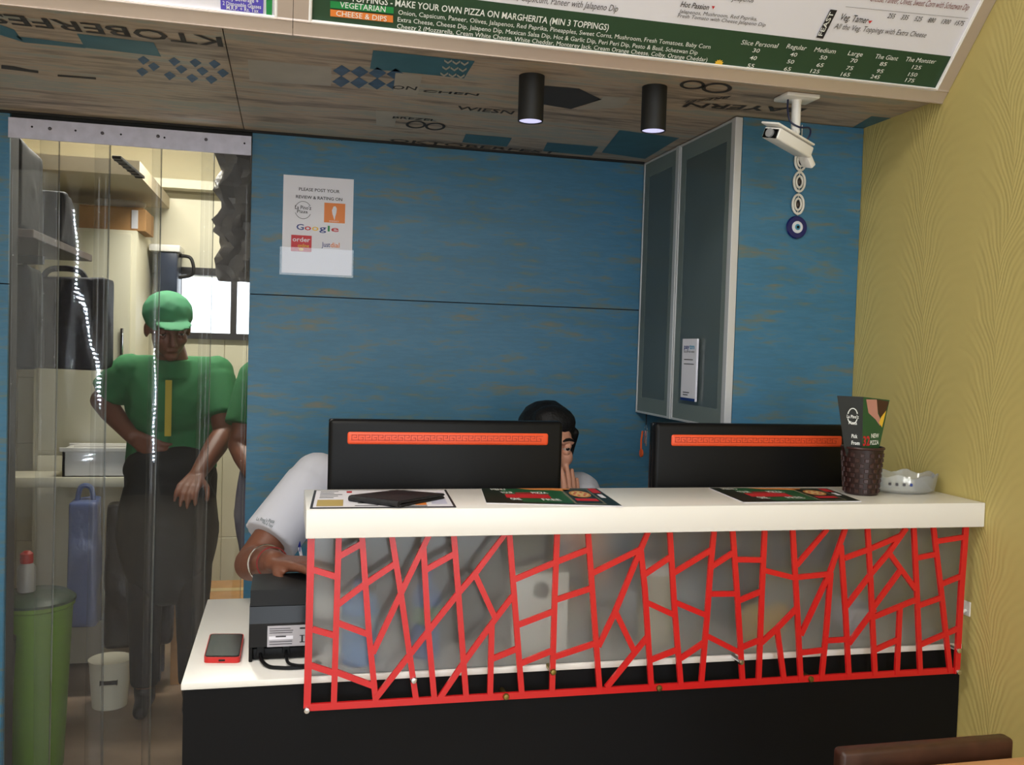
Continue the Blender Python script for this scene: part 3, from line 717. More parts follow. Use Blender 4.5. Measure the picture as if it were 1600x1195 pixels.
def green_menu(c4, label):
    o, uv = sheet('menu_card', c4, label, M_PAPER)
    pq(o, uv, 0, .03, 1, 1, M_DKCARD)
    pq(o, uv, .16, .10, .66, .95, mat('green_card_print', (34, 92, 58), .4), .0005)
    pq(o, uv, .02, .08, .28, .55, M_DKCARD, .0007)
    pq(o, uv, .17, .34, .52, .58, M_REDPRINT, .0009); pq(o, uv, .26, .58, .46, .70, mat('dull_red_print', (150, 44, 44), .45), .0008)
    pt(o, uv, 'YOUR', .15, .62, .25, .62, M_WTEXT, .022, .02, .0012); pt(o, uv, 'PIZZA', .40, .62, .53, .62, M_WTEXT, .022, .02, .0012)
    pt(o, uv, 'ONE', .20, .20, .28, .20, M_WTEXT, .024, .02, .0012); pt(o, uv, 'FREE', .44, .20, .58, .20, M_WTEXT, .022, .01, .0012)
    pt(o, uv, 'MENU', .08, .84, .20, .84, M_WTEXT, .02, .01, .0012)
    pq(o, uv, .66, .06, .90, .93, mat('olive_frame_print', (120, 118, 96), .45), .0006); pq(o, uv, .68, .10, .885, .90, M_DKCARD, .0008)
    pq(o, uv, .70, .22, .87, .36, M_REDPRINT, .001)
    def disc(u, v, ru, rv, m, off): quad('print', [uv(u+ru*math.cos(a*math.pi/10), v+rv*math.sin(a*math.pi/10)) for a in range(20)], m, o, V((0, 0, 1)), off)
    disc(.785, .62, .085, .20, mat('pizza_crust_print', (196, 130, 70), .5), .001); disc(.785, .62, .070, .16, mat('pizza_cheese_print', (224, 190, 130), .5), .0012)
    for k in range(6): disc(.785+.045*math.cos(k*1.05), .62+.10*math.sin(k*1.05), .012, .03, M_REDPRINT, .0014)
    quad('print', [uv(.30, .98), uv(.42, .88), uv(.58, .86), uv(.70, .80), uv(.76, .96), uv(.6, .99)], mat('pizza_slice_print', (222, 140, 74), .5), o, V((0, 0, 1)), .0008)
    pq(o, uv, .91, .70, .98, .97, M_REDPRINT, .0006); pq(o, uv, .925, .42, .965, .62, M_PAPER, .0006)
green_menu(((760, 787), (973, 792), (932, 764), (752, 764)), 'dark green pizza menu card lying before the person who peeks past the monitor')
green_menu(((1163, 786), (1346, 784), (1292, 764), (1108, 763)), 'dark green pizza menu card lying next to the woven cup')

# wallet: folded leather, slightly open
wl = thing('wallet', (.21, 1.8, ZS+.002), 'black folded leather wallet lying open at an angle on the pale menu sheet', 'wallet')
W4 = [onZ(545, 781, ZS+.004), onZ(625, 791, ZS+.004), onZ(696, 771, ZS+.012), onZ(620, 765, ZS+.012)]
def wslab(name, z0, z1, dz):
    b = bmesh.new(); lo = [V((p.x, min(p.y, YSB+.01), z0+(dz if i in (0, 1) else 0))) for i, p in enumerate(W4)]; hi = [p+V((0, 0, z1-z0)) for p in lo]
    a = [b.verts.new(p) for p in lo]; c = [b.verts.new(p) for p in hi]
    b.faces.new(a[::-1]); b.faces.new(c)
    for i in range(4): b.faces.new((a[i], a[(i+1) % 4], c[(i+1) % 4], c[i]))
    bmesh.ops.recalc_face_normals(b, faces=b.faces[:]); bmesh.ops.bevel(b, geom=b.edges[:], offset=.0018, segments=3, affect='EDGES')
    MB().add(b).build(name, mat('black_leather', (24, 24, 28), .55, bump=.3, bscale=300), wl, True)
wslab('lower_flap', ZS+.0018, ZS+.0065, 0); wslab('upper_flap', ZS+.0075, ZS+.0125, .001)
MB().tube([W4[0].lerp(W4[1], .02).xy.to_3d()+V((0, 0, ZS+.0075)), W4[0].lerp(W4[1], .5).xy.to_3d()+V((0, -.001, ZS+.008)), W4[0].lerp(W4[1], .98).xy.to_3d()+V((0, 0, ZS+.0075))], .0056, 12).build('spine', MATS['black_leather'], wl, True)

# ------------------------------------------------------------------ woven cup with leaflet
cc_ = V((1.237, 1.812, ZS))
cup = thing('woven_cup', cc_, 'dark brown woven plastic cup standing by the clear tray, with a leaflet in it', 'cup')
def cr(h): return .0355+.0085*h/.105
MB().lathe([(.004, 0), (cr(0)-.002, 0), (cr(0), .002), (cr(.1), .1), (cr(.105)-.004, .100), (cr(0)-.005, .006), (.004, .006)], cc_, n=40).build('body', mat('dark_brown_plastic', (40, 20, 18), .45), cup, True)
mb = MB()
for r in range(8):
    h = .010+r*.0112
    for k in range(26):
        if (k+r) % 2: continue
        a = 2*math.pi*k/26; d = V((math.cos(a), math.sin(a), 0)); tt = V((-math.sin(a), math.cos(a), 0))
        mb.obox(cc_+d*(cr(h)+.0004)+V((0, 0, h)), tt, V((0, 0, 1)), d, .0092, .0085, .0032, .0008, 1)
mb.build('weave', mat('brown_weave', (58, 32, 28), .4), cup)
MB().tube([cc_+V((math.cos(k*math.pi/16)*cr(.103), math.sin(k*math.pi/16)*cr(.103), .103)) for k in range(32)], .003, 8, True).build('rim', MATS['brown_weave'], cup, True)
# leaflet: a card folded down the middle, its fold towards the room
YF = 1.792
lf_tl, lf_tm, lf_tr = onY(1308, 618, YF+.022), onY(1349, 620, YF-.012), onY(1390, 625, YF+.020)
lf_bm = onY(1347, 701, YF-.008)
lf_bl = onP(1319, 699, lf_tm, (lf_tl-lf_tm).cross(lf_bm-lf_tm)); lf_br = onP(1374, 699, lf_tm, (lf_tr-lf_tm).cross(lf_bm-lf_tm))
lf = thing('leaflet', (cc_.x, YF, 1.12), 'folded dark green pizza leaflet standing in the woven cup', 'leaflet')
sink = V((0, 0, -.055))
def card(a, b, c, d, m, name):
    n = (b-a).cross(d-a).normalized(); n = n if n.y < 0 else -n
    bt_ = [a, b, c+(c-b).normalized()*.05, d+(d-a).normalized()*.05]
    for q in bt_[2:]:
        v = V((q.x-cc_.x, q.y-cc_.y, 0)); rm = .033
        if v.length > rm: v = v*(rm/v.length); q.x = cc_.x+v.x; q.y = cc_.y+v.y
    MB().prism([a, b, c, d], -n*.001).prism([d, c, bt_[2], bt_[3]], -n*.001).build(name, m, lf)
    return n
nl = card(lf_tl, lf_tm, lf_bm, lf_bl, mat('black_green_card', (13, 18, 14), .4), 'dark_page')
nr = card(lf_tm, lf_tr, lf_br, lf_bm, mat('mid_green_card', (40, 86, 52), .4), 'green_page')
def lu(a, b, c, d):
    return lambda u, v: a*(1-u)*(1-v)+b*u*(1-v)+c*u*v+d*(1-u)*v
UL = lu(lf_tl, lf_tm, lf_bm, lf_bl); UR_ = lu(lf_tm, lf_tr, lf_br, lf_bm)
def lt(U, n, s, u0, u1, v, m, cap, bold=.02): text(s, U(u0, v), U(u1, v), V((0, 0, 1)), m, lf, n, cap, .0008, bold)
lt(UL, nl, 'La Pino\'z', .30, .82, .42, M_WTEXT, .007); lt(UL, nl, 'Pizza', .36, .74, .54, M_WTEXT, .007)
lt(UL, nl, 'Pick', .45, .75, .80, M_WTEXT, .008); lt(UL, nl, 'From', .42, .86, .93, M_WTEXT, .008)
lt(UR_, nr, '32', .02, .40, .94, M_REDPRINT, .020, .03); lt(UR_, nr, 'NEW', .44, .84, .79, M_WTEXT, .009); lt(UR_, nr, 'PIZZA', .42, .90, .93, M_WTEXT, .009)
for a0, a1, r in ((20, 165, .0135), (200, 340, .0135)):     # chef-hat shaped line emblem
    P = []
    cu_ = UL(.56, .38); ru = (lf_tm-lf_tl).normalized()
    for k in range(11):
        a = math.radians(a0+(a1-a0)*k/10); P.append(cu_+ru*math.cos(a)*r*.75+V((0, 0, math.sin(a)*r*1.25))+nl*.0012)
    MB().tube(P, .0011, 6).build('emblem_line', M_WTEXT, lf, True)
quad('print', [UR_(.10, .04), UR_(.50, .02), UR_(.62, .30), UR_(.84, .46), UR_(.80, .55), UR_(.55, .42), UR_(.22, .30)], mat('skin_print', (196, 140, 126), .5), lf, nr, .0006)
quad('print', [UR_(.50, .02), UR_(.97, .03), UR_(.90, .50), UR_(.78, .38), UR_(.62, .26)], mat('brown_print', (70, 40, 28), .5), lf, nr, .0007)
quad('print', [UR_(.78, .36), UR_(.94, .22), UR_(.90, .58), UR_(.72, .48)], M_YELPRINT, lf, nr, .0009)

# clear plastic ashtray-like tray
tr0, tr1 = onZ(1378, 773, ZS), onZ(1492, 771, ZS)
xc_ = (1.278+1.446)/2; yc_ = 1.842; zt = ZS
tray = thing('clear_tray', (xc_, yc_, ZS), 'low clear plastic tray with a crimped rim beside the yellow wall', 'tray')
b = bmesh.new(); N = 40; rings = []
for rr, h in ((.062, .0008), (.072, .006), (.078, .032), (.080, .040), (.076, .041), (.072, .032), (.064, .007), (.055, .004)):
    ring = []
    for k in range(N):
        a = 2*math.pi*k/N; f_ = 1+.06*abs(math.cos(2*a))**.5; z_ = h+(.0045*math.sin(a*8) if h > .02 else 0)
        ring.append(b.verts.new((xc_+rr*f_*math.cos(a)*1.0, yc_+rr*f_*.74*math.sin(a), ZS+z_)))
    rings.append(ring)
for A, B in zip(rings, rings[1:]):
    for k in range(N): b.faces.new((A[k], A[(k+1) % N], B[(k+1) % N], B[k]))
b.faces.new(rings[0][::-1]); b.faces.new(rings[-1])
bmesh.ops.recalc_face_normals(b, faces=b.faces[:])
MB().add(b).build('bowl', M_CLEAR, tray, True, 30)
for k in range(4):
    a = math.radians(222+k*11); p = V((xc_+.0815*math.cos(a), yc_+.062*math.sin(a), ZS+.0235)); t_ = V((-math.sin(a), math.cos(a), 0)); n_ = V((math.cos(a), math.sin(a), 0))
    MB().obox(p+n_*.002, t_, V((0, 0, 1)), n_, .006, .006, .0006).build('label_mark', M_BLUEPRINT if k == 3 else M_DKTEXT, tray)

# ------------------------------------------------------------------ phone
pc = thing('smartphone', (-.111, 1.91, ZL), 'black smartphone in a red bumper case on the white worktop', 'phone')
px4 = [onZ(318, 1036, ZL), onZ(375, 1036, ZL), onZ(381, 998, ZL), onZ(328, 998, ZL)]
def rr_prism(P, z0, z1, rad, shrink=0):
    c = sum(P, V())/4; Q = [c+(p-c)*(1-shrink) for p in P]; pts = []
    for i in range(4):
        p, a, b = Q[i], Q[i-1], Q[(i+1) % 4]; da, db = (a-p).normalized(), (b-p).normalized()
        s0, s1 = p+da*rad, p+db*rad
        for k in range(7):
            t = k/6; q = s0*(1-t)**2+p*2*t*(1-t)+s1*t*t; pts.append(V((q.x, q.y, z0)))
    return MB().prism(pts, (0, 0, z1-z0))
rr_prism(px4, ZL+.0003, ZL+.011, .010).build('case', mat('red_rubber', (196, 34, 30), .4), pc)
rr_prism(px4, ZL+.011, ZL+.0116, .009, .05).build('black_rim', M_BLKPL, pc)
rr_prism(px4, ZL+.0117, ZL+.0122, .008, .10).build('screen', mat('phone_glass', (36, 44, 50), .25), pc)
m_ = (px4[0]+px4[1])/2; MB().box((m_.x-.006, m_.y-.0012, ZL+.004), (m_.x+.006, m_.y+.001, ZL+.0075), .0006).build('port', M_BLKGL, pc)

# ------------------------------------------------------------------ receipt printer
prn = thing('receipt_printer', (0, 1.90, ZL), 'black receipt printer with a grey rating label on the white worktop', 'printer')
pa = onZ(388, 1036, ZL); X0, X1, Y0, Y1 = pa.x, .058, 1.822, 1.985
ztp = onY(390, 921, Y0+.02).z
h = ztp-ZL
MB().box((X0+.006, Y0+.012, ZL+.002), (X1-.006, Y1-.004, ZL+.024), .003).box((X0, Y0+.004, ZL+.000), (X0+.007, Y1, ZL+h*.6), .002).box((X1-.007, Y0+.004, ZL+.000), (X1, Y1, ZL+h*.6), .002).build('base', M_BLKPL, prn, True)
MB().prism([V((X0, Y0, ZL+.030)), V((X0, Y0, ZL+h*.55)), V((X0, Y0+.006, ZL+h*.78)), V((X0, Y1, ZL+h*.78)), V((X0, Y1, ZL+.030))], (X1-X0, 0, 0)).build('body', M_BLKGL, prn)
MB().prism([V((X0+.001, Y0+.005, ZL+h*.79)), V((X0+.001, Y0+.014, ZL+h)), V((X0+.001, Y1-.02, ZL+h)), V((X0+.001, Y1-.002, ZL+h*.79))], (X1-X0-.002, 0, 0)).build('lid', M_BLKPL, prn)
la, lb_ = onY(418, 978, Y0), onY(482, 1008, Y0)
lbm = mat('grey_label', (176, 172, 178), .45)
LBL = MB().box((la.x, Y0-.0006, lb_.z), (min(lb_.x, X1-.004), Y0+.0002, la.z)).build('rating_label', lbm, prn)
hh = la.z-lb_.z; ww = min(lb_.x, X1-.004)-la.x
for k, (u0, u1, v, t_, m) in enumerate(((.05, .55, .12, .03, M_DKTEXT), (.05, .62, .22, .03, M_DKTEXT), (.05, .6, .32, .03, M_DKTEXT), (.04, .62, .50, .15, M_PAPER), (.2, .45, .48, .07, M_DKTEXT), (.05, .6, .74, .03, M_DKTEXT), (.05, .6, .86, .03, M_DKTEXT), (.78, .92, .12, .07, M_INK), (.78, .9, .48, .03, M_INK), (.82, .86, .50, .30, M_INK), (.78, .9, .80, .03, M_INK))):
    zc = la.z-hh*v; MB().box((la.x+ww*u0, Y0-.0011-k*.00003, zc-hh*t_), (la.x+ww*u1, Y0-.0004, zc)).build('print', m, LBL)
c1 = [V((X0+.022, Y0+.012, ZL+.018)), V((X0+.024, Y0-.012, ZL+.010)), V((X0+.038, Y0-.036, ZL+.0045)), V((X0+.060, Y0-.046, ZL+.0042)), V((X0+.085, Y0-.050, ZL+.0042)), V((X0+.110, Y0-.046, ZL+.0042)), V((X0+.135, Y0-.03, ZL+.0042))]
c2 = [V((X0+.070, Y0+.012, ZL+.022)), V((X0+.070, Y0-.008, ZL+.014)), V((X0+.074, Y0-.026, ZL+.0065)), V((X0+.088, Y0-.036, ZL+.0042)), V((X0+.110, Y0-.038, ZL+.0042)), V((X0+.130, Y0-.015, ZL+.0042))]
def smooth_path(P, n=6):
    out = []
    for i in range(len(P)-1):
        a, b_, c, d = P[max(i-1, 0)], P[i], P[i+1], P[min(i+2, len(P)-1)]
        for k in range(n):
            t = k/n; out.append(.5*((2*b_)+(c-a)*t+(2*a-5*b_+4*c-d)*t*t+(3*b_-a-3*c+d)*t**3))
    return out+[P[-1]]
MB().tube(smooth_path(c1), .0036, 8).build('cable', M_BLKPL, prn, True)
MB().tube(smooth_path(c2), .0030, 8).build('cable', M_BLKPL, prn, True)
for k, xx in enumerate((X0+.022, X0+.070)): MB().box((xx-.007, Y0+.004, ZL+.012), (xx+.007, Y0+.020, ZL+.034), .001).build('plug', M_BLKPL, prn)

# ------------------------------------------------------------------ things behind the frosted screen, on the worktop
def bottle(x, y, hgt, r, col, label, capcol, band):
    o = thing('water_bottle', (x, y, ZL), label, 'bottle')
    MB().lathe([(r*.6, 0), (r*.95, .002), (r, .008), (r, hgt*.30), (r*.94, hgt*.33), (r, hgt*.36), (r, hgt*.70), (r*.75, hgt*.82), (r*.36, hgt*.90), (r*.34, hgt*.94), (.002, hgt*.94)], (x, y, ZL), n=28).build('body', col, o, True)
    MB().lathe([(r*.42, hgt*.93), (r*.42, hgt*.995), (r*.36, hgt), (.002, hgt)], (x, y, ZL), n=20).build('cap', capcol, o, True)
    MB().lathe([(r*1.01, hgt*.42), (r*1.01, hgt*.62)], (x, y, ZL), n=28, cap=False).build('label_band', band, o, True)
bluepl = mat('blue_plastic', (76, 140, 205), .3); capb = mat('blue_cap', (50, 90, 170), .4)
p = onZ(560, 1020, ZL); bottle(.145, 1.800, .16, .036, bluepl, 'stout pale blue water bottle behind the frosted screen, next to the receipt printer', capb, mat('pale_blue', (150, 180, 205), .4))
bottle(.275, 1.815, .17, .030, mat('deep_blue_plastic', (50, 104, 175), .3), 'slim blue water bottle with a green label band behind the frosted screen', capb, mat('green_label', (110, 150, 110), .4))
bx = thing('white_box', (.50, 1.86, ZL), 'white boxy device with a round dial behind the frosted screen', 'device')
MB().box((.445, 1.80, ZL), (.565, 1.90, ZL+.165), .004).build('body', M_WHITE, bx, True)
MB().lathe([(.016, 0), (.016, -.006), (.012, -.008), (.002, -.008)], (.505, 1.80, ZL+.13), V((0, -1, 0))*-1, 20).build('dial', mat('grey_plastic', (120, 118, 116), .5), bx, True)
MB().lathe([(.010, 0), (.030, .002), (.034, .09), (.031, .09), (.028, .006), (.010, .006)], (.655, 1.83, ZL), n=28).build('steel_tumbler', mat('dull_steel', (150, 150, 148), .35, metal=.6), None, True)
tag(bpy.data.objects['steel_tumbler'], 'dull steel tumbler between the white device and the cream canister behind the frosted screen', 'tumbler')
cn = thing('cream_canister', (.77, 1.84, ZL), 'cream canister with a flat lid behind the frosted screen', 'canister')
MB().lathe([(.030, 0), (.036, .003), (.036, .15), (.030, .152)], (.77, 1.84, ZL), n=28).build('body', mat('cream_plastic', (214, 205, 180), .5), cn, True)
MB().lathe([(.038, .15), (.038, .166), (.034, .170), (.004, .170)], (.77, 1.84, ZL), n=28).build('lid', M_WHITE, cn, True)
yb_ = thing('yellow_duster', (1.01, 1.81, ZL), 'crumpled yellow cloth behind the frosted screen', 'cloth')
P = [ell(V((1.01+.03*math.cos(k*1.3), 1.82+.012*math.sin(k*2.1), ZL+.030+.012*(k % 3))), V((.032, 0, .01)), V((0, .022, 0)), V((-.006, 0, .030))) for k in range(6)]
blob('cloth_body', P, mat('yellow_cloth', (214, 176, 92), .9, bump=.5, bscale=60), yb_, .005, 2)
pl = MB().lathe([(.03, 0), (.035, .002), (.075, .016), (.078, .018), (.074, .0185), (.034, .006), (.004, .005)], (1.24, 1.84, ZL), n=36).build('white_plate', M_WHITE, None, True)
tag(pl, 'round white plate with raised rim behind the frosted screen near the yellow wall', 'plate')
bw = MB().lathe([(.02, 0), (.025, .002), (.045, .035), (.052, .060), (.049, .060), (.040, .034), (.02, .006), (.003, .005)], (1.24, 1.84, ZL+.0062), n=36).build('white_bowl', M_PAPER, None, True)
tag(bw, 'white bowl standing on the round white plate', 'bowl')

# ------------------------------------------------------------------ notice on the back wall
S4 = [onY(443, 273, YB), onY(551, 280, YB), onY(551, 433, YB), onY(440, 428, YB)]
xa, xb = (S4[0].x+S4[3].x)/2, (S4[1].x+S4[2].x)/2; za, zb2 = (S4[0].z+S4[1].z)/2, (S4[2].z+S4[3].z)/2
nt_ = thing('notice_sheet', ((xa+xb)/2, YB, zb2), 'white review-request notice in a clear sleeve taped to the blue wall', 'notice')
one('sheet', (xa, YB-.0014, zb2+.004), (xb, YB-.0004, za), M_PAPER, nt_)
def nz(u, v): return V((xa+(xb-xa)*u, YB-.0014, za-(za-zb2)*v))
NY = V((0, -1, 0)); NU = V((0, 0, 1))
def ntx(s, u0, u1, v, m, cap, bold=.0): text(s, nz(u0, v), nz(u1, v), NU, m, nt_, NY, cap, .0008, bold)
def nqd(u0, v0, u1, v1, m, off=.0004): quad('print', [nz(u0, v0), nz(u1, v0), nz(u1, v1), nz(u0, v1)], m, nt_, NY, off)
ntx('PLEASE POST YOUR', .22, .80, .150, M_INK, .0088, .012); ntx('REVIEW & RATING ON', .18, .84, .228, M_INK, .0088, .012)
ntx("La Pino'z", .17, .40, .338, M_INK, .011, .01); ntx('Pizza', .20, .35, .375, M_INK, .009, .01)
for a0, a1 in ((30, 170), (200, 335)):
    P = [nz(.285+.115*math.cos(math.radians(a0+(a1-a0)*k/10)), .345-.088*math.sin(math.radians(a0+(a1-a0)*k/10)))+NY*.0008 for k in range(11)]
    MB().tube(P, .0007, 6).build('emblem_line', M_DKTEXT, nt_)
nqd(.585, .255, .885, .455, M_ORPRINT)
pinp = [(.735, .43), (.705, .37), (.695, .33), (.715, .29), (.745, .285), (.765, .31), (.76, .35), (.745, .39)]
quad('print', [nz(u, v) for u, v in pinp], M_PAPER, nt_, NY, .0008)
ntx('SWIGGY', .66, .80, .446, M_PAPER, .004)
gx = [('G', .195, .30, M_BLUEPRINT), ('o', .31, .405, M_REDPRINT), ('o', .415, .51, M_YELPRINT), ('g', .52, .62, M_BLUEPRINT), ('l', .64, .67, M_GREEN2), ('e', .69, .80, M_REDPRINT)]
for s, a_, b_, m in gx: text(s, nz(a_, .545), nz(b_, .545), NU, m, nt_, NY, .0165, .0008, .012)
nqd(.125, .60, .415, .765, M_REDPRINT); ntx('order', .145, .395, .665, M_PAPER, .013, .015); ntx('online', .22, .38, .72, M_YELPRINT, .010, .01)
quad('print', [nz(.27+.035*math.cos(k*math.pi/6), .742-.016*math.sin(k*math.pi/6)) for k in range(12)], M_YELPRINT, nt_, NY, .0007)
ntx('Just', .56, .68, .705, M_BLUEPRINT, .014, .01); ntx('dial', .685, .815, .705, M_ORPRINT, .014, .01)
slv = MB().box((xa-.006, YB-.0046, zb2-.002), (xb+.004, YB-.0042, zb2+(za-zb2)*.275)).build('clear_sleeve', M_SLEEVE, nt_)

# ------------------------------------------------------------------ wall cabinet in the corner
ZCB = 1.208
cab = thing('wall_cabinet', ((XC+XW)/2, 2.5, ZCB), 'tall corner wall cabinet with a blue laminate end and aluminium framed frosted doors', 'cabinet')
one('end_panel', (XC+.0212, YP, ZCB), (XW-.001, YP+.018, ZC-.002), M_BLUE, cab)
one('bottom_panel', (XC+.022, YP+.018, ZCB+.002), (XW-.001, YB-.002, ZCB+.018), M_BLACK, cab)
one('back_liner', (XW-.012, YP+.018, ZCB+.018), (XW-.001, YB-.002, ZC-.002), mat('dark_liner', (46, 52, 52), .7), cab)
one('inner_shelf', (XC+.03, YP+.018, 1.62), (XW-.012, YB-.002, 1.636), MATS['dark_liner'], cab)
Ymid = 2.530
M_INFRAME = mat('inner_frame_tone', (112, 124, 122), .6)  # lighter strips stand in for the inner frame seen through frosted glass
for a, b_ in ((YP+.000, Ymid-.0015), (Ymid+.0015, YB-.004)):
    d = MB().box((XC, a, ZCB), (XC+.02, a+.022, ZC-.003), .001).box((XC+.002, b_-.006, ZCB), (XC+.02, b_, ZC-.003), .001) \
        .box((XC+.002, a+.022, ZCB), (XC+.02, b_-.006, ZCB+.006), .001).box((XC+.002, a+.022, ZC-.009), (XC+.02, b_-.006, ZC-.003), .001).build('door', M_ALU, cab)
    one('pane', (XC+.006, a+.02, ZCB+.004), (XC+.010, b_-.004, ZC-.007), M_FROSTD, d)
    y0_, y1_, z0_, z1_, w_ = a+.022, b_-.006, ZCB+.006, ZC-.009, .034
    MB().box((XC+.0052, y0_, z0_), (XC+.006, y0_+w_, z1_)).box((XC+.0052, y1_-w_, z0_), (XC+.006, y1_, z1_)).box((XC+.0052, y0_+w_, z0_), (XC+.006, y1_-w_, z0_+w_*1.3)).box((XC+.0052, y0_+w_, z1_-w_*1.3), (XC+.006, y1_-w_, z1_)).build('inner_frame_strips', M_INFRAME, d)
# payment placard on the near door (its square code is left off)
Q4 = [onX(1070, 529, XC), onX(1092, 530, XC), onX(1089, 627, XC), onX(1066, 625, XC)]
ya_, yb2 = 2.443, 2.348; zq1, zq0 = 1.442, 1.270
pk = thing('payment_placard', (XC, 2.4, zq0), 'narrow white payment placard with a blue foot on the frosted cabinet door', 'sign')
one('plate', (XC-.006, yb2, zq0), (XC-.0002, ya_, zq1), M_PAPER, pk)
def qz(u, v): return V((XC-.006, ya_+(yb2-ya_)*u, zq1-(zq1-zq0)*v))
QN = V((-1, 0, 0))
def qtx(s, u0, u1, v, m, cap, bold=0): text(s, qz(u0, v), qz(u1, v), NU, m, pk, QN, cap, .0006, bold)
qtx('pay', .14, .50, .165, M_BLUEPRINT, .013, .02); qtx('tm', .52, .86, .165, mat('cyan_print', (60, 160, 200), .5), .013, .02)
qtx('ACCEPTED HERE', .14, .86, .225, M_INK, .005)
for v, u1 in ((.33, .78), (.40, .86), (.86, .6), (.90, .5)): quad('print', [qz(.16, v), qz(u1, v), qz(u1, v+.014), qz(.16, v+.014)], M_DKTEXT, pk, QN, .0005)
quad('print', [qz(0, .955), qz(1, .955), qz(1, 1), qz(0, 1)], mat('deep_blue_print', (20, 50, 120), .5), pk, QN, .0005)
# keys on an orange tag hanging from the cabinet
kx, ky = XC+.010, 2.735
kk = thing('key_bunch', (kx, ky, ZCB-.09), 'bunch of keys with an orange tag hanging under the corner cabinet', 'keys')
MB().tube([V((kx, ky, ZCB+.001)), V((kx, ky, ZCB-.035))], .0018, 8).build('cord', M_BLKPL, kk)
MB().tube([V((kx+.0, ky+.010*math.cos(a*math.pi/8), ZCB-.045+.010*math.sin(a*math.pi/8))) for a in range(16)], .0014, 6, True).build('ring', M_CHROME, kk, True)
for dy, ln, mm in ((-.010, .045, M_CHROME), (.004, .038, M_CHROME)):
    MB().box((kx-.003, ky+dy-.006, ZCB-.055-ln*.4), (kx-.001, ky+dy+.006, ZCB-.052), .001).box((kx-.003, ky+dy-.003, ZCB-.055-ln), (kx-.001, ky+dy+.003, ZCB-.055-ln*.4)).build('key', mm, kk)
MB().lathe([(.004, 0), (.013, .002), (.013, .006), (.004, .008)], (kx-.012, ky+.012, ZCB-.125), V((1, 0, 0)), 20).tube([V((kx-.008, ky+.008, ZCB-.055)), V((kx-.009, ky+.014, ZCB-.085)), V((kx-.009, ky+.012, ZCB-.112))], .003, 6).build('orange_tag', mat('orange_leather', (235, 96, 36), .5), kk, True)

# ------------------------------------------------------------------ security camera on the soffit
p = onZ(1245, 150, ZC); YC_ = p.y; cx = p.x
cv = thing('security_camera', (cx, YC_, ZC), 'white security camera on a ceiling bracket with looped cable, by the corner cabinet', 'security camera')
MB().box((cx-.042, YC_-.032, ZC-.010), (cx+.042, YC_+.032, ZC-.0005), .003).build('mount_plate', M_WHITE, cv, True)
q1 = onY(1243, 198, YC_)
MB().lathe([(.0125, -.010), (.0105, -.018), (.0105, ZC*0-.070), (.009, -.078)], (cx, YC_, ZC), n=24).build('stem', M_WHITE, cv, True)
pv = V((cx, YC_, ZC-.082))
MB().sphere(pv, .011, sub=2).build('ball_joint', M_WHITE, cv, True)
a_ = onY(1207, 207, YC_-.05); b_ = onY(1255, 235, YC_-.0)
ax = (b_-a_).normalized(); az = (V((0, -.25, 1))-ax*V((0, -.25, 1)).dot(ax)).normalized(); ay = az.cross(ax)
mc = (a_+b_)/2
MB().obox(mc+V((0, 0, -.002)), ax, ay, az, (b_-a_).length+.012, .046, .026, .004, 3).build('housing', M_WHITE, cv, True)
MB().obox(mc+az*.016-ax*.008, ax, ay, az, (b_-a_).length+.022, .050, .005, .002).build('sun_hood', M_WHITE, cv, True)
MB().obox(b_+ax*.012-V((0, 0, .016)), (ax-V((0, 0, .9))).normalized(), ay, (ax-V((0, 0, .9))).normalized().cross(ay), .040, .030, .016, .003).build('bracket', M_WHITE, cv, True)
MB().obox(a_-ax*.0065-V((0, 0, .004)), ax, ay, az, .002, .040, .021, .0006).build('front_glass', M_BLKGL, cv)
MB().lathe([(.010, 0), (.010, .006), (.006, .007)], a_-ax*.007-V((0, 0, .004)), -ax, 20).build('lens', mat('lens_grey', (150, 150, 152), .2), cv, True)
cab_m = mat('dark_blue_cable', (24, 30, 66), .4)
MB().tube(smooth_path([V((cx-.022, YC_, ZC-.008)), V((cx-.024, YC_-.004, ZC-.035)), V((cx-.018, YC_-.008, ZC-.062)), V((cx+.004, YC_-.012, ZC-.074)), V((cx+.032, YC_-.006, ZC-.072)), V((cx+.040, YC_+.004, ZC-.086)), V((cx+.028, YC_+.012, ZC-.102)), V((cx+.006, YC_+.012, ZC-.100)), V((cx-.004, YC_+.010, ZC-.090)), V((cx+.010, YC_+.012, ZC-.110))]), .0022, 8).build('cable', cab_m, cv, True)
MB().tube([pv, mc+az*.012], .0065, 10).build('arm', M_WHITE, cv, True)

# ------------------------------------------------------------------ evil-eye hanging on the blue cabinet end
ev = thing('evil_eye_hanging', (1.267, YP, 1.70), 'white ringed wall hanging with a blue glass evil eye, on the blue cabinet end', 'ornament')
yv = YP-.006
wm = mat('white_bead', (222, 218, 208), .35)
for (x, y), rz in (((1251, 251), .027), ((1249, 284), .027), ((1247, 319), .027)):
    c = onY(x, y, yv)
    def ringp(ra, rb, n=28): return [c+V((ra*math.cos(2*math.pi*k/n), 0, rb*math.sin(2*math.pi*k/n))) for k in range(n)]
    MB().tube(ringp(.0155, .0245), .0032, 8, True).build('outer_ring', wm, ev, True)
    MB().tube(ringp(.0085, .0145), .0028, 8, True).build('inner_ring', wm, ev, True)
    MB().sphere(c, .0055, .0035, .0095, 2).build('charm', mat('dark_metal_charm', (62, 54, 52), .4, metal=.5), ev, True)
    MB().tube([c+V((-.0005, 0, .0145)), c+V((0, 0, .0245))], .0012, 6).tube([c+V((0, 0, -.0145)), c+V((0, 0, -.0285))], .0012, 6).build('link', wm, ev)
c = onY(1245, 355, yv)
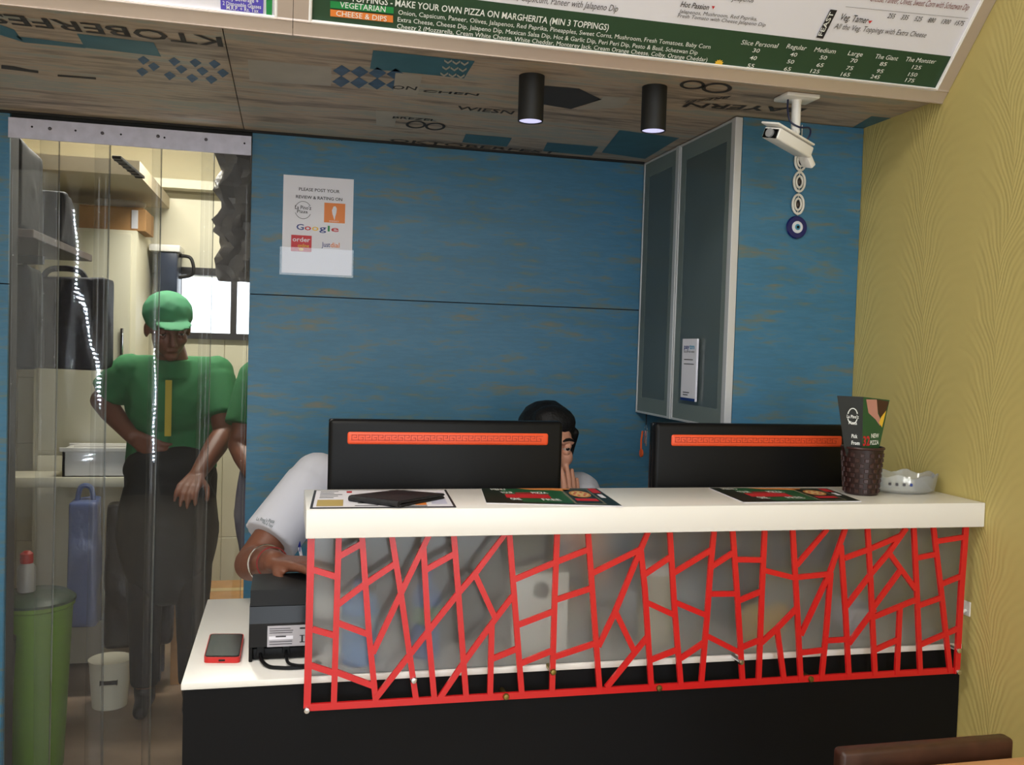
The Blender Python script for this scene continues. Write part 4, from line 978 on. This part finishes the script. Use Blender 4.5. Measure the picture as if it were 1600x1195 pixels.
def disc(r, y0, y1, m, nm): MB().lathe([(r*.3, y0), (r*.92, y0), (r, (y0+y1)/2), (r*.92, y1), (r*.3, y1)], V((c.x, YP, c.z)), V((0, -1, 0)), 36).build(nm, m, ev, True)
disc(.0295, .001, .009, mat('cobalt_glass', (16, 24, 92), .1, coat=.5), 'blue_disc'); disc(.0155, .008, .0105, mat('eye_white_glass', (214, 216, 222), .15), 'white_disc')
disc(.0078, .010, .0118, mat('light_blue_glass', (70, 140, 170), .15), 'light_blue_disc'); disc(.0038, .0112, .0128, M_BLKGL, 'pupil')
c = onY(1252, 232, yv); MB().tube([c+V((0, 0, .06)), c], .0012, 6).build('hanging_cord', wm, ev)

# small hook on the yellow wall
p = onX(1511, 950, XW)
hk = thing('wall_hook', (XW, p.y, p.z), 'small white plastic hook on the yellow wall beside the counter', 'hook')
MB().box((XW-.003, p.y-.012, p.z-.016), (XW, p.y+.012, p.z+.016), .001).build('plate', M_WHITE, hk)
MB().tube(smooth_path([V((XW-.003, p.y, p.z-.004)), V((XW-.014, p.y, p.z-.008)), V((XW-.020, p.y, p.z+.002)), V((XW-.019, p.y, p.z+.010))]), .0032, 8).build('peg', M_WHITE, hk, True)

# ------------------------------------------------------------------ chair and table in front of the counter
wd = mat('dark_walnut', (62, 36, 26), .4, var=.3, bscale=25)
ca, cb = onY(1308, 1165, 1.25), onY(1575, 1152, 1.25)
chx0, chx1, chz = ca.x, cb.x, (ca.z+cb.z)/2
ch = thing('dining_chair', ((chx0+chx1)/2, 1.05, 0), 'dark brown wooden chair tucked under the table, its back to the counter', 'chair')
MB().box((chx0, 1.235, chz-.06), (chx1, 1.262, chz), .007, 3).build('top_rail', wd, ch, True)
MB().box((chx0+.03, 1.238, .60), (chx1-.03, 1.256, .64), .004).build('back_slat', wd, ch, True)
MB().box((chx0+.005, .84, .43), (chx1-.005, 1.25, .455), .006, 3).build('seat', wd, ch, True)
for xx in (chx0+.006, chx1-.036):
    MB().box((xx, 1.236, 0), (xx+.03, 1.262, chz-.05), .003).build('leg', wd, ch, True)
    MB().box((xx, .85, 0), (xx+.03, .88, .43), .003).build('leg', wd, ch, True)
tb = thing('dining_table', (.95, .85, 0), 'light wood topped table in front of the dark brown chair', 'table')
zt_ = .780; pe = onZ(1500, 1190, zt_)
MB().box((.86, .55, zt_-.03), (1.44, pe.y, zt_), .003).build('tabletop', mat('peach_wood', (214, 160, 110), .4, var=.1, bscale=10), tb, True)
MB().lathe([(.03, zt_-.03), (.026, zt_-.05), (.026, .03), (.03, .03)], (1.30, .66, 0), n=20).build('pedestal', M_MATBLK, tb, True)
MB().lathe([(.02, .03), (.10, .022), (.115, .006), (.115, 0)], (1.30, .66, 0), n=28).build('foot', M_MATBLK, tb, True)
# ------------------------------------------------------------------ people
M_JEANS = mat('dark_denim', (30, 34, 48), .8); M_SHOE = mat('black_shoe', (20, 19, 20), .5)
X_ = V((1, 0, 0)); Y_ = V((0, 1, 0)); Z_ = V((0, 0, 1))
def limb(pts, rad): return [cap_(a, ra, b, rb) for a, b, ra, rb in zip(pts, pts[1:], rad, rad[1:])]
def person(label, pose, skin, shirt, trouser, group=None):
    """one continuous skin body; shirt, trousers, shoes and hair are its children"""
    RS, LS, NK, HC, f, u = [V(q) for q in (pose['RS'], pose['LS'], pose['NK'], pose['HC'], pose['f'], pose['u'])]
    f, u, l = head_axes(f, u); hp = V(pose['hip']); s = pose.get('s', 1.0)
    P = head(HC, f, u, l, s)
    P += limb([NK-V((0, 0, .05)), NK, HC-u*.045*s-f*.03*s], [.062, .056, .052])
    ch = (RS+LS)/2-V((0, 0, .10)); across = (LS-RS).normalized()
    P.append(cap_(RS+across*.05, .05, LS-across*.05, .05)); P.append(cap_(ch, .10, hp+V((0, 0, .10)), .10))
    for sh_, key, sd in ((RS, 'R', 1), (LS, 'L', -1)):
        el, wri, hd_, pn, cu = pose[key]
        el, wri = V(el), V(wri)
        P += limb([sh_, sh_.lerp(el, .5), el, el.lerp(wri, .3), wri], [.050, .046, .040, .041, .027])
        P += hand(wri+V(hd_).normalized()*.006, hd_, pn, sd, cu, 1.0, pose.get('spread', .08))
    for k, q in zip((-1, 1), pose['legs']):
        kn, an = V(q[0]), V(q[1]); P += limb([hp+across*(.085*k), kn, an], [.066, .050, .036])
    body = blob('person', P, skin, None, pose.get('vox', .0055), 3)
    tag(body, label, 'person', group)
    eyes(HC, f, u, l, body, s, skin)
    # shirt
    S = [[V(p) for q in (cap_(RS+across*.035, .062, LS-across*.035, .062), ell(ch+V((0, -.01, -.02)), across*.165, Y_*.118, Z_*.12), ell(hp+V((0, 0, .20)), across*.155, Y_*.120, Z_*.08)) for p in q],
         [V(p) for q in (ell(hp+V((0, 0, .20)), across*.155, Y_*.120, Z_*.08), ell(hp+V((0, 0, .03)), across*.165, Y_*.130, Z_*.04)) for p in q]]
    for sh_, key in ((RS, 'R'), (LS, 'L')):
        el = V(pose[key][0]); d = (el-sh_); ln = pose.get('sleeve', .66)
        S.append(cap_(sh_-across*0, .066, sh_+d*.25, .066)); S.append(frus(sh_+d*.1, .068, sh_+d*ln, .069))
    S.append(frus(NK-V((0, 0, .055)), .085, NK+(HC-NK).normalized()*.010, .064))
    shirt_o = blob('shirt', S, shirt, body, .0065, 3)
    T = [ell(hp, across*.160, Y_*.125, Z_*.105)]
    for k, q in zip((-1, 1), pose['legs']):
        kn, an = V(q[0]), V(q[1]); T += limb([hp+across*(.085*k), kn], [.082, .066]); T += [cap_(kn, .064, kn.lerp(an, .5), .058), frus(kn, .060, an+V((0, 0, .02)), .052)]
        sh2 = blob('shoe', [cap_(an+V((0, .03, -.035)), .036, an+V((0, -.11, -.047)), .027), cap_(an+V((0, 0, .0)), .040, an+V((0, .01, -.035)), .038)], M_SHOE, body, .008, 2)
    blob('trousers', T, trouser, body, .008, 3)
    if pose.get('hair', True): hair(HC, f, u, l, body, s=s)
    return body, shirt_o, (f, u, l)

# A: the one whose arm rests on the receipt printer, head bowed behind the monitor
WA = V((-.020, 2.03, .928)); EA = V((-.075, 2.23, .880))
poseA = dict(RS=(.075, 2.36, 1.062), LS=(.40, 2.35, 1.050), NK=(.245, 2.33, 1.085), HC=(.29, 2.165, 1.085), f=(.1, -.75, -.75), u=(.05, -.7, .75),
             R=(EA, WA, (.62, -.62, .10), (0, 0, -1), (.15, .25, .2)), L=((.46, 2.26, .880), (.37, 2.17, .838), (-.75, -.25, -.05), (0, 0, -1), (.2, .3, .25)),
             hip=(.235, 2.55, .565), legs=(((.14, 2.13, .58), (.13, 2.22, .085)), ((.33, 2.13, .58), (.34, 2.22, .085))), sleeve=.74)
A, Ash, _ = person('person in a white T-shirt and steel bangle, forearm resting on the receipt printer, head down', poseA, M_SKIND, M_SHIRT, M_JEANS)
fd = (WA-EA).normalized()
def band(c, r, w_, m, name, par):
    MB().lathe([(r, -w_), (r+.0015, -w_*.6), (r+.0015, w_*.6), (r, w_), (r-.0015, w_), (r-.0015, -w_), (r, -w_)], c, fd, 32, cap=False).build(name, m, par, True)
band(EA.lerp(WA, .66), .0405, .0032, M_CHROME, 'bangle', A)
band(EA.lerp(WA, .90), .0335, .0014, mat('red_thread', (120, 34, 30), .8), 'wrist_thread', A)
# sleeve print and pen
sl0 = V((-.078, 2.245, 1.0))
for s_, (xa_, ya2), (xb_, yb3), cpx in (("La Pino'z Pizza", (398, 809), (431, 823), .009), ('Hot & Tasty', (408, 816), (428, 827), .006)):
    a = onY(xa_, ya2, 2.25); b_ = onY(xb_, yb3, 2.25); d_ = ray((xa_+xb_)/2, (ya2+yb3)/2).normalized()
    hit = Ash.ray_cast(CAM, d_)
    if hit[0]:
        n_ = hit[2]; loc = hit[1]; rr = (b_-a); rr = (rr-n_*rr.dot(n_)); upv = n_.cross(rr).normalized()
        text(s_, loc-rr/2, loc+rr/2, upv if upv.z > 0 else -upv, mat('green_grey_ink', (70, 92, 90), .7), Ash, n_, cpx, .0035, .005, name='lettering')
pen = thing('pen', (.03, 2.2, .98), 'blue-tipped pen clipped at the front of the white T-shirt', 'pen')
d_ = ray(469, 858).normalized(); hit = Ash.ray_cast(CAM, d_)
pp = (hit[1] if hit[0] else onY(469, 858, 2.25))-d_*.006
MB().tube([pp+V((.006, 0, -.030)), pp+V((-.002, 0, .006))], .0036, 10).build('barrel', M_PAPER, pen, True)
MB().tube([pp+V((-.002, 0, .006)), pp+V((-.005, -.001, .022))], .0042, 10).build('cap', mat('ink_blue_plastic', (24, 34, 130), .35), pen, True)
MB().obox(pp+V((-.001, -.006, .008)), X_, Y_, Z_, .002, .0015, .024).build('clip', MATS['ink_blue_plastic'], pen)

# B: peeking past the monitor, hand on the cheek
HB = onY(854, 694, 2.42)
wB = onY(889, 830, 2.315)
poseB = dict(RS=(.575, 2.53, .985), LS=(.80, 2.49, .995), NK=(.685, 2.49, 1.03), HC=HB, f=(.06, -1, -.08), u=(.10, -.02, 1), s=.97, spread=.22, vox=.0038,
             R=((.56, 2.34, .840), (.60, 2.17, .832), (.3, -1, 0), (0, 0, -1), (.2, .3, .2)),
             L=((.775, 2.235, .835), wB, (.085, .24, .95), (-.60, .62, .0), (.04, .09, .08)),
             hip=(.68, 2.57, .55), legs=(((.59, 2.13, .57), (.58, 2.22, .085)), ((.78, 2.13, .57), (.79, 2.22, .085))), sleeve=.55)
Bp, Bsh, (fB, uB, lB) = person('person with black hair in a white T-shirt peeking past the monitor, hand on cheek', poseB, M_SKIN, M_SHIRT, M_JEANS)
def stool(x, y, label):
    o = thing('stool', (x, y, 0), label, 'stool')
    MB().lathe([(.02, .425), (.155, .425), (.165, .44), (.16, .46), (.02, .465)], (x, y, 0), n=32).build('seat', M_BLKPL, o, True)
    for k in range(4):
        a = math.pi/4+k*math.pi/2; MB().tube([V((x+.10*math.cos(a), y+.10*math.sin(a), .43)), V((x+.15*math.cos(a), y+.15*math.sin(a), 0))], .011, 10).build('leg', M_ALU, o, True)
stool(.235, 2.58, 'black round stool under the person leaning on the receipt printer'); stool(.70, 2.60, 'black round stool under the person with hand on cheek')
kbd = thing('keyboard', (.35, 2.08, ZL), 'black computer keyboard on the worktop behind the monitor with the wallet in front', 'keyboard')
MB().box((.16, 2.10, ZL), (.56, 2.23, ZL+.016), .003).build('case', M_BLKPL, kbd, True)
kme = None
for r in range(5):
    for k in range(16):
        if kme is None: o = MB().box((0, 0, 0), (.019, .018, .006), .0015, 1).build('key', M_BLKGL, kbd); kme = o.data
        else: o = link('key', kme, None, kbd)
        o.location = (.172+k*.0236, 2.11+r*.0226, ZL+.0155)

# ------------------------------------------------------------------ kitchen workers seen through the strips
M_POLO = mat('green_polo', (42, 112, 64), .85); M_CAPG = mat('green_cap', (62, 140, 96), .8); M_APRON = mat('grey_apron', (112, 108, 122), .8); M_DARKT = mat('black_trousers', (9, 9, 13), .8)
def cap_hat(HC, f, u, l, par, s=1.0):
    blob('cap', [ell(HC+u*.055*s-f*.012*s, l*.088*s, f*.104*s, u*.078*s), [V(p) for p in ell(HC+u*.052*s+f*.10*s, l*.065*s, f*.07*s, u*.008*s)]], M_CAPG, par, .007, 2)
poseW = dict(RS=(-.565, 3.62, 1.275), LS=(-.265, 3.66, 1.275), NK=(-.415, 3.62, 1.315), HC=(-.425, 3.55, 1.435), f=(.3, -.92, -.36), u=(.05, -.36, .92), s=.95, hair=False,
             R=((-.665, 3.66, 1.165), (-.545, 3.56, 1.045), (.75, -.1, -.45), (.3, .8, .2), (.3, .4, .3)), L=((-.225, 3.55, 1.06), (-.30, 3.36, .93), (-.2, -.9, -.3), (0, 0, -1), (.3, .4, .3)),
             hip=(-.42, 3.68, .885), legs=(((-.50, 3.62, .47), (-.50, 3.66, .085)), ((-.33, 3.60, .47), (-.33, 3.66, .085))), sleeve=.75)
W1, W1s, ax1 = person('kitchen worker in a green polo and cap with hand on hip, behind the strip curtain', poseW, M_SKIND, M_POLO, M_DARKT)
cap_hat(V(poseW['HC']), *ax1, W1)
MB().obox(V((-.415, 3.506, 1.15)), X_, Z_, Y_, .022, .20, .004).build('yellow_placket', mat('yellow_placket', (190, 170, 60), .8), W1s)
blob('apron', [ell(V((-.42, 3.60, .70)), X_*.185, Y_*.09, Z_*.30), ell(V((-.42, 3.60, .92)), X_*.165, Y_*.085, Z_*.10)], mat('dark_apron', (12, 17, 17), .8), W1, .012, 3)
poseW2 = dict(RS=(-.185, 3.48, 1.265), LS=(.12, 3.52, 1.265), NK=(-.035, 3.49, 1.31), HC=(-.025, 3.44, 1.43), f=(.2, -.9, -.3), u=(0, -.3, .95), hair=False,
              R=((-.235, 3.41, 1.03), (-.16, 3.22, .92), (.4, -.9, 0), (0, 0, -1), (.2, .3, .2)), L=((.16, 3.41, 1.03), (.06, 3.24, .92), (-.4, -.9, 0), (0, 0, -1), (.2, .3, .2)),
              hip=(-.03, 3.54, .875), legs=(((-.11, 3.49, .47), (-.11, 3.53, .085)), ((.05, 3.49, .47), (.05, 3.53, .085))), sleeve=.72)
for k_ in ('RS', 'LS', 'NK', 'HC', 'hip'): poseW2[k_] = V(poseW2[k_])+V((.07, 0, 0))
for k_ in ('R', 'L'): q_ = poseW2[k_]; poseW2[k_] = (V(q_[0])+V((.07, 0, 0)), V(q_[1])+V((.07, 0, 0)))+q_[2:]
poseW2['legs'] = [tuple(V(p_)+V((.07, 0, 0)) for p_ in q_) for q_ in poseW2['legs']]
W2, W2s, ax2 = person('kitchen worker in a green polo and grey apron, mostly hidden behind the blue wall edge', poseW2, M_SKIND, M_POLO, M_DARKT)
cap_hat(V(poseW2['HC']), *ax2, W2)
blob('apron', [ell(V((.02, 3.445, .80)), X_*.205, Y_*.09, Z_*.36), ell(V((.02, 3.435, 1.08)), X_*.15, Y_*.07, Z_*.12)], M_APRON, W2, .012, 3)

# ------------------------------------------------------------------ kitchen furniture and stock
ks = thing('wall_shelf', (-1.05, 3.35, 1.68), 'dark wooden kitchen wall shelf loaded with black bags', 'shelf')
MB().box((-1.5, 2.93, 1.675), (-.72, 3.75, 1.70), .003).build('board', mat('dark_shelf_wood', (72, 58, 52), .6, var=.2), ks)
for yy in (3.1, 3.6): MB().box((-1.5, yy-.012, 1.50), (-1.47, yy+.012, 1.675)).box((-1.5, yy-.012, 1.645), (-.85, yy+.012, 1.675)).build('bracket', M_MATBLK, ks)
M_BAG = mat('black_nylon', (8, 8, 11), .65, spec=.2, bump=.8, bscale=14); M_BAGB = mat('navy_nylon', (15, 16, 27), .6, spec=.2, bump=.8, bscale=14)
def bag(name, c, sx, sy_, sz, m, label, strap=True, seed=1):
    r = random.Random(seed); c = V(c)
    o = thing(name, (c.x, c.y, c.z-sz), label, 'bag')
    P = [[V((c.x+a*sx*.92, c.y+b*sy_*.92, c.z+d*sz*.94))+V((r.uniform(-.012, .012), r.uniform(-.012, .012), r.uniform(-.012, .012))) for a in (-1, 1) for b in (-1, 1) for d in (-1, 1)], ell(c, X_*sx*1.02, Y_*sy_*1.02, Z_*sz)]
    for k in range(5): P.append(ell(c+V((r.uniform(-.6, .6)*sx, -sy_*.7, r.uniform(-.6, .6)*sz)), X_*sx*.4, Y_*sy_*.45, Z_*sz*.35))
    blob('bag_body', P, m, o, .012, 3)
    if strap: MB().tube(smooth_path([c+V((-sx*.5, -sy_*.3, sz*.85)), c+V((-sx*.3, -sy_*.3, sz*1.12)), c+V((sx*.3, -sy_*.3, sz*1.12)), c+V((sx*.5, -sy_*.3, sz*.85))]), .010, 8).build('strap', m, o, True)
    return o
bag('delivery_bag', (-.93, 3.12, 1.835), .17, .14, .135, M_BAG, 'large square black bag on the kitchen wall shelf', False, 1)
bag('delivery_bag', (-.84, 3.47, 1.790), .11, .13, .09, M_BAGB, 'smaller slumped navy bag behind the large one on the kitchen wall shelf', False, 2)
bag('backpack', (-.90, 3.12, 1.445), .165, .09, .165, M_BAG, 'black backpack hanging under the kitchen wall shelf', True, 3)
bag('backpack', (-.745, 3.46, 1.44), .145, .10, .16, M_BAGB, 'navy backpack hanging under the kitchen wall shelf behind the black one', True, 4)
# tall cream cupboard with carton on top
fc = thing('tall_cupboard', (-.80, 4.36, 0), 'tall cream cupboard against the tiled kitchen wall, carton on top', 'cupboard')
M_CREAM = mat('cream_paint', (226, 220, 196), .5)
MB().box((-1.02, 4.18, .02), (-.63, YK-.01, 1.845), .003).build('body', M_CREAM, fc, True)
for z0, z1 in ((.05, .90), (.92, 1.83)):
    d = MB().box((-1.00, 4.164, z0), (-.65, 4.18, z1), .003).build('door', M_CREAM, fc, True)
    MB().box((-.685, 4.150, (z0+z1)/2-.06), (-.673, 4.165, (z0+z1)/2+.06), .002).build('handle', M_CHROME, d, True)
for k in range(5): MB().box((-.98, 4.158, 1.50+k*.032), (-.82, 4.165, 1.512+k*.032)).build('louvre', mat('louvre_grey', (180, 176, 160), .5), fc)
kx0 = onY(135, 330, 4.3); cbx = thing('carton', (-.72, 4.32, 1.845), 'brown cardboard carton with a paper label on top of the tall cupboard', 'box')
M_CARD = mat('cardboard', (176, 132, 84), .8, var=.1, bscale=20)
MB().box((-.86, 4.20, 1.846), (-.60, 4.44, 1.938), .002).build('box_body', M_CARD, cbx)
MB().box((-.655, 4.196, 1.855), (-.63, 4.2005, 1.932)).build('label', M_PAPER, cbx)
MB().obox(V((-.735, 4.25, 1.941)), X_, Y_, Z_, .25, .10, .004).obox(V((-.735, 4.39, 1.941)), X_, Y_, Z_, .25, .10, .004).build('flap', M_CARD, cbx)
blob('film_roll', [cap_(V((-.80, 4.30, 1.968)), .022, V((-.64, 4.30, 1.966)), .022), ell(V((-.66, 4.30, 1.968)), X_*.05, Y_*.04, Z_*.022)], mat('crumpled_film', (196, 186, 168), .3, bump=.8, bscale=60), None, .008, 1)
tag(bpy.data.objects['film_roll'], 'crumpled roll of plastic film lying on the cardboard carton', 'film')
# wall-mounted water purifier and kettle cable, dome camera, vent
wpf = thing('water_purifier', (-.50, 4.56, 1.70), 'dark blue water purifier with a white top on the kitchen wall', 'purifier')
MB().box((-.585, 4.47, 1.60), (-.50, YK-.01, 1.79), .008).build('tank', mat('navy_plastic', (44, 54, 74), .35), wpf, True)
MB().box((-.622, 4.46, 1.79), (-.49, YK-.01, 1.82), .004).build('lid', M_WHITE, wpf, True)
MB().tube(smooth_path([V((-.50, 4.55, 1.78)), V((-.45, 4.54, 1.77)), V((-.44, 4.54, 1.70)), V((-.50, 4.55, 1.68))]), .008, 8).build('hose', M_MATBLK, wpf, True)
dm = thing('dome_camera', (-.915, 4.58, 2.09), 'round white dome security camera on the kitchen wall above the shelf bags', 'security camera')
c = onY(110, 268, 4.55); MB().lathe([(.035, .0), (.035, -.03), (.030, -.045), (.012, -.055), (.002, -.056)], (c.x, 4.64, c.z), V((0, 1, 0)), 28).build('housing', M_WHITE, dm, True)
MB().sphere((c.x+.004, 4.585, c.z), .017, sub=2).build('lens', M_BLKGL, dm, True)
struct(one('trim_2', (-1.5, 3.75, 2.005), (-.56, YK-.008, 2.06), mat('beige_slab', (190, 176, 150), .8)))
vn = thing('ceiling_vent', (-.70, 4.2, 2.0), 'black slot vent under the low slab above the tall cupboard', 'vent')
va, vb = onZ(182, 243, 2.005), onZ(220, 275, 2.005)
dvec = (vb-va); dvec.z = 0; vl = min(dvec.length, .7); dvec.normalize(); nvec = V((-dvec.y, dvec.x, 0)); vc = va+dvec*vl/2; vc.z = 2.0
MB().obox(vc, dvec, nvec, Z_, vl, .03, .010, .002).build('slot', M_MATBLK, vn)
for k in range(6): MB().obox(vc+V((0, 0, -.006))+dvec*(vl*(-.42+k*.168)), dvec, nvec, Z_, .006, .028, .004).build('fin', M_BLKPL, vn)
# crinkled grey sheet hanging at the right of the doorway
sh_ = thing('hanging_sheet', (-.19, 3.0, 1.6), 'crinkled grey plastic sheet hanging inside the kitchen by the blue wall edge', 'plastic sheet')
b = bmesh.new(); NX, NZ = 14, 36; g = []
rnd = random.Random(5)
for k in range(NZ+1):
    row = []
    for j in range(NX+1):
        z = 2.20-.62*k/NZ; x0 = -.225+.035*math.sin(k*.9)*.35+.012*rnd.uniform(-1, 1)-(.0 if k > 8 else (8-k)*.006)
        row.append(b.verts.new((x0+(0.02-x0)*j/NX, 3.02+.018*math.sin(j*1.4+k*.5)+.012*math.sin(k*.8)+rnd.uniform(-.004, .004), z)))
    g.append(row)
for k in range(NZ):
    for j in range(NX): b.faces.new((g[k][j], g[k][j+1], g[k+1][j+1], g[k+1][j]))
o = MB().add(b).build('sheet', mat('grey_plastic_sheet', (126, 122, 118), .4, bump=.5, bscale=40), sh_, True)
sd = o.modifiers.new('thick', 'SOLIDIFY'); sd.thickness = .0015
MB().tube([V((-.27, 3.03, 2.205)), V((.3, 3.03, 2.205))], .008, 8).build('rod', M_ALU, sh_, True)
for xx in (-.26, .28): MB().tube([V((xx, 3.03, 2.205)), V((xx, 3.03, 2.45))], .004, 6).build('hanger', M_ALU, sh_)
# work table with cream top at the left
kt = thing('work_table', (-.85, 3.9, 0), 'pale-topped kitchen work table with a dark frame, white crate on top', 'table')
MB().box((-1.35, 3.95, .80), (-.46, 4.14, .84), .004).build('tabletop', M_CREAM, kt, True)
for xx in (-1.32, -.52):
    for yy in (3.97, 4.09): MB().box((xx, yy, 0), (xx+.035, yy+.035, .80)).build('leg', mat('grey_frame', (92, 88, 86), .5), kt)
MB().box((-1.32, 3.97, .26), (-.50, 4.12, .28)).build('lower_shelf', MATS['grey_frame'], kt)
wh = thing('white_crate', (-.72, 4.05, .84), 'white crate on the kitchen work table', 'crate')
y0_, y1_ = 3.96, 4.12
MB().box((-.86, y0_, .841), (-.60, y1_, .845)).box((-.86, y0_, .841), (-.85, y1_, .95)).box((-.61, y0_, .841), (-.60, y1_, .95)).box((-.86, y0_, .841), (-.60, y0_+.01, .95)).box((-.86, y1_-.01, .841), (-.60, y1_, .95)).build('tub', M_WHITE, wh)
MB().box((-.87, y0_-.008, .94), (-.59, y0_, .957), .002).box((-.87, y1_, .94), (-.59, y1_+.008, .957), .002).build('rim', M_WHITE, wh)
# two sacks hanging from the front of the work table
bag('plastic_sack', (-.755, 3.885, .52), .062, .055, .26, mat('blue_grey_polythene', (92, 106, 150), .25, bump=.9, bscale=18), 'blue-grey plastic sack hanging from the front of the kitchen work table', True, 8)
bag('added_black_sack', (-.555, 3.885, .47), .135, .055, .30, mat('black_polythene', (14, 13, 16), .35, bump=.8, bscale=20), 'large black sack added to fill a dark curtain shape, on the work table beside the blue-grey one', True, 9)  # invented sack; fills the dark blurred shape low in the strip curtain
# green bin with wire basket, red-capped bottle
gb = thing('green_bin', (-.79, 3.10, 0), 'tall lime green bin standing just behind the strip curtain', 'bin')
MB().lathe([(.02, .002), (.085, .002), (.09, .01), (.112, .53), (.118, .535), (.118, .55), (.108, .55), (.104, .53), (.082, .02), (.01, .02)], (-.775, 3.22, 0), n=36).build('body', mat('lime_plastic', (108, 148, 46), .45), gb, True)
MB().lathe([(.121, .548), (.121, .556), (.10, .572), (.02, .578)], (-.775, 3.22, 0), n=36).build('lid', mat('dark_green_plastic', (48, 72, 50), .45), gb, True)
rb = thing('red_cap_bottle', (-.79, 3.10, .578), 'clear bottle with a red cap standing on the lime green bin', 'bottle')
MB().lathe([(.008, .001), (.026, .001), (.027, .006), (.027, .075), (.016, .095), (.012, .10), (.003, .10)], (-.80, 3.22, .578), n=24).build('body', mat('cloudy_plastic', (170, 166, 160), .3), rb, True)
MB().lathe([(.019, .092), (.020, .10), (.019, .122), (.010, .130), (.002, .131)], (-.80, 3.22, .578), n=24).build('cap', mat('red_plastic', (190, 36, 34), .4), rb, True)
wbk = thing('wire_basket', (-.87, 2.99, .40), 'round steel wire basket on a black pail beside the lime green bin', 'basket')
for k in range(6): MB().tube([V((-.865+(.085-.006*k)*math.cos(a*math.pi/14), 2.985+(.06-.004*k)*math.sin(a*math.pi/14), .575-k*.014)) for a in range(28)], .0026, 6, True).build('wire', M_CHROME, wbk, True)
MB().lathe([(.02, .0), (.075, .0), (.095, .495), (.09, .495), (.02, .49)], (-.865, 2.985, 0), n=28).build('pail', M_BLKPL, wbk, True)
# cream tub and carton on the floor
ctb = thing('cream_tub', (-.635, 3.74, 0), 'low cream plastic tub with a dark hand slot on the kitchen floor', 'tub')
MB().lathe([(.02, .001), (.062, .001), (.074, .16), (.078, .18), (.072, .18), (.02, .175)], (-.635, 3.74, 0), n=32).build('body', M_CREAM, ctb, True)
MB().obox(V((-.628, 3.670, .11)), X_, Z_, Y_, .06, .014, .012, .003).build('slot', M_MATBLK, ctb)
fb = thing('floor_carton', (-.40, 4.0, 0), 'brown cardboard carton on the kitchen floor behind the worker with hand on hip', 'box')
MB().box((-.44, 3.92, 0), (-.16, 4.25, .34), .002).build('box_body', M_CARD, fb)
MB().box((-.44, 4.06, .34), (-.16, 4.11, .3415)).build('tape', mat('packing_tape', (196, 170, 120), .3), fb)
ktb = thing('added_kitchen_lamp', (-.45, 3.75, 2.45), 'unseen tube lamp added on the kitchen ceiling', 'lamp')  # lamp out of view, added to light the kitchen and its ceiling
MB().box((-.93, 3.70, 2.42), (.03, 3.80, 2.45), .003).build('housing', M_WHITE, ktb)
MB().tube([V((-.91, 3.75, 2.410)), V((.01, 3.75, 2.410))], .012, 12).build('tube', mat('tube_glow', (255, 252, 240), .4, emit=(255, 250, 232), estr=25), ktb, True)
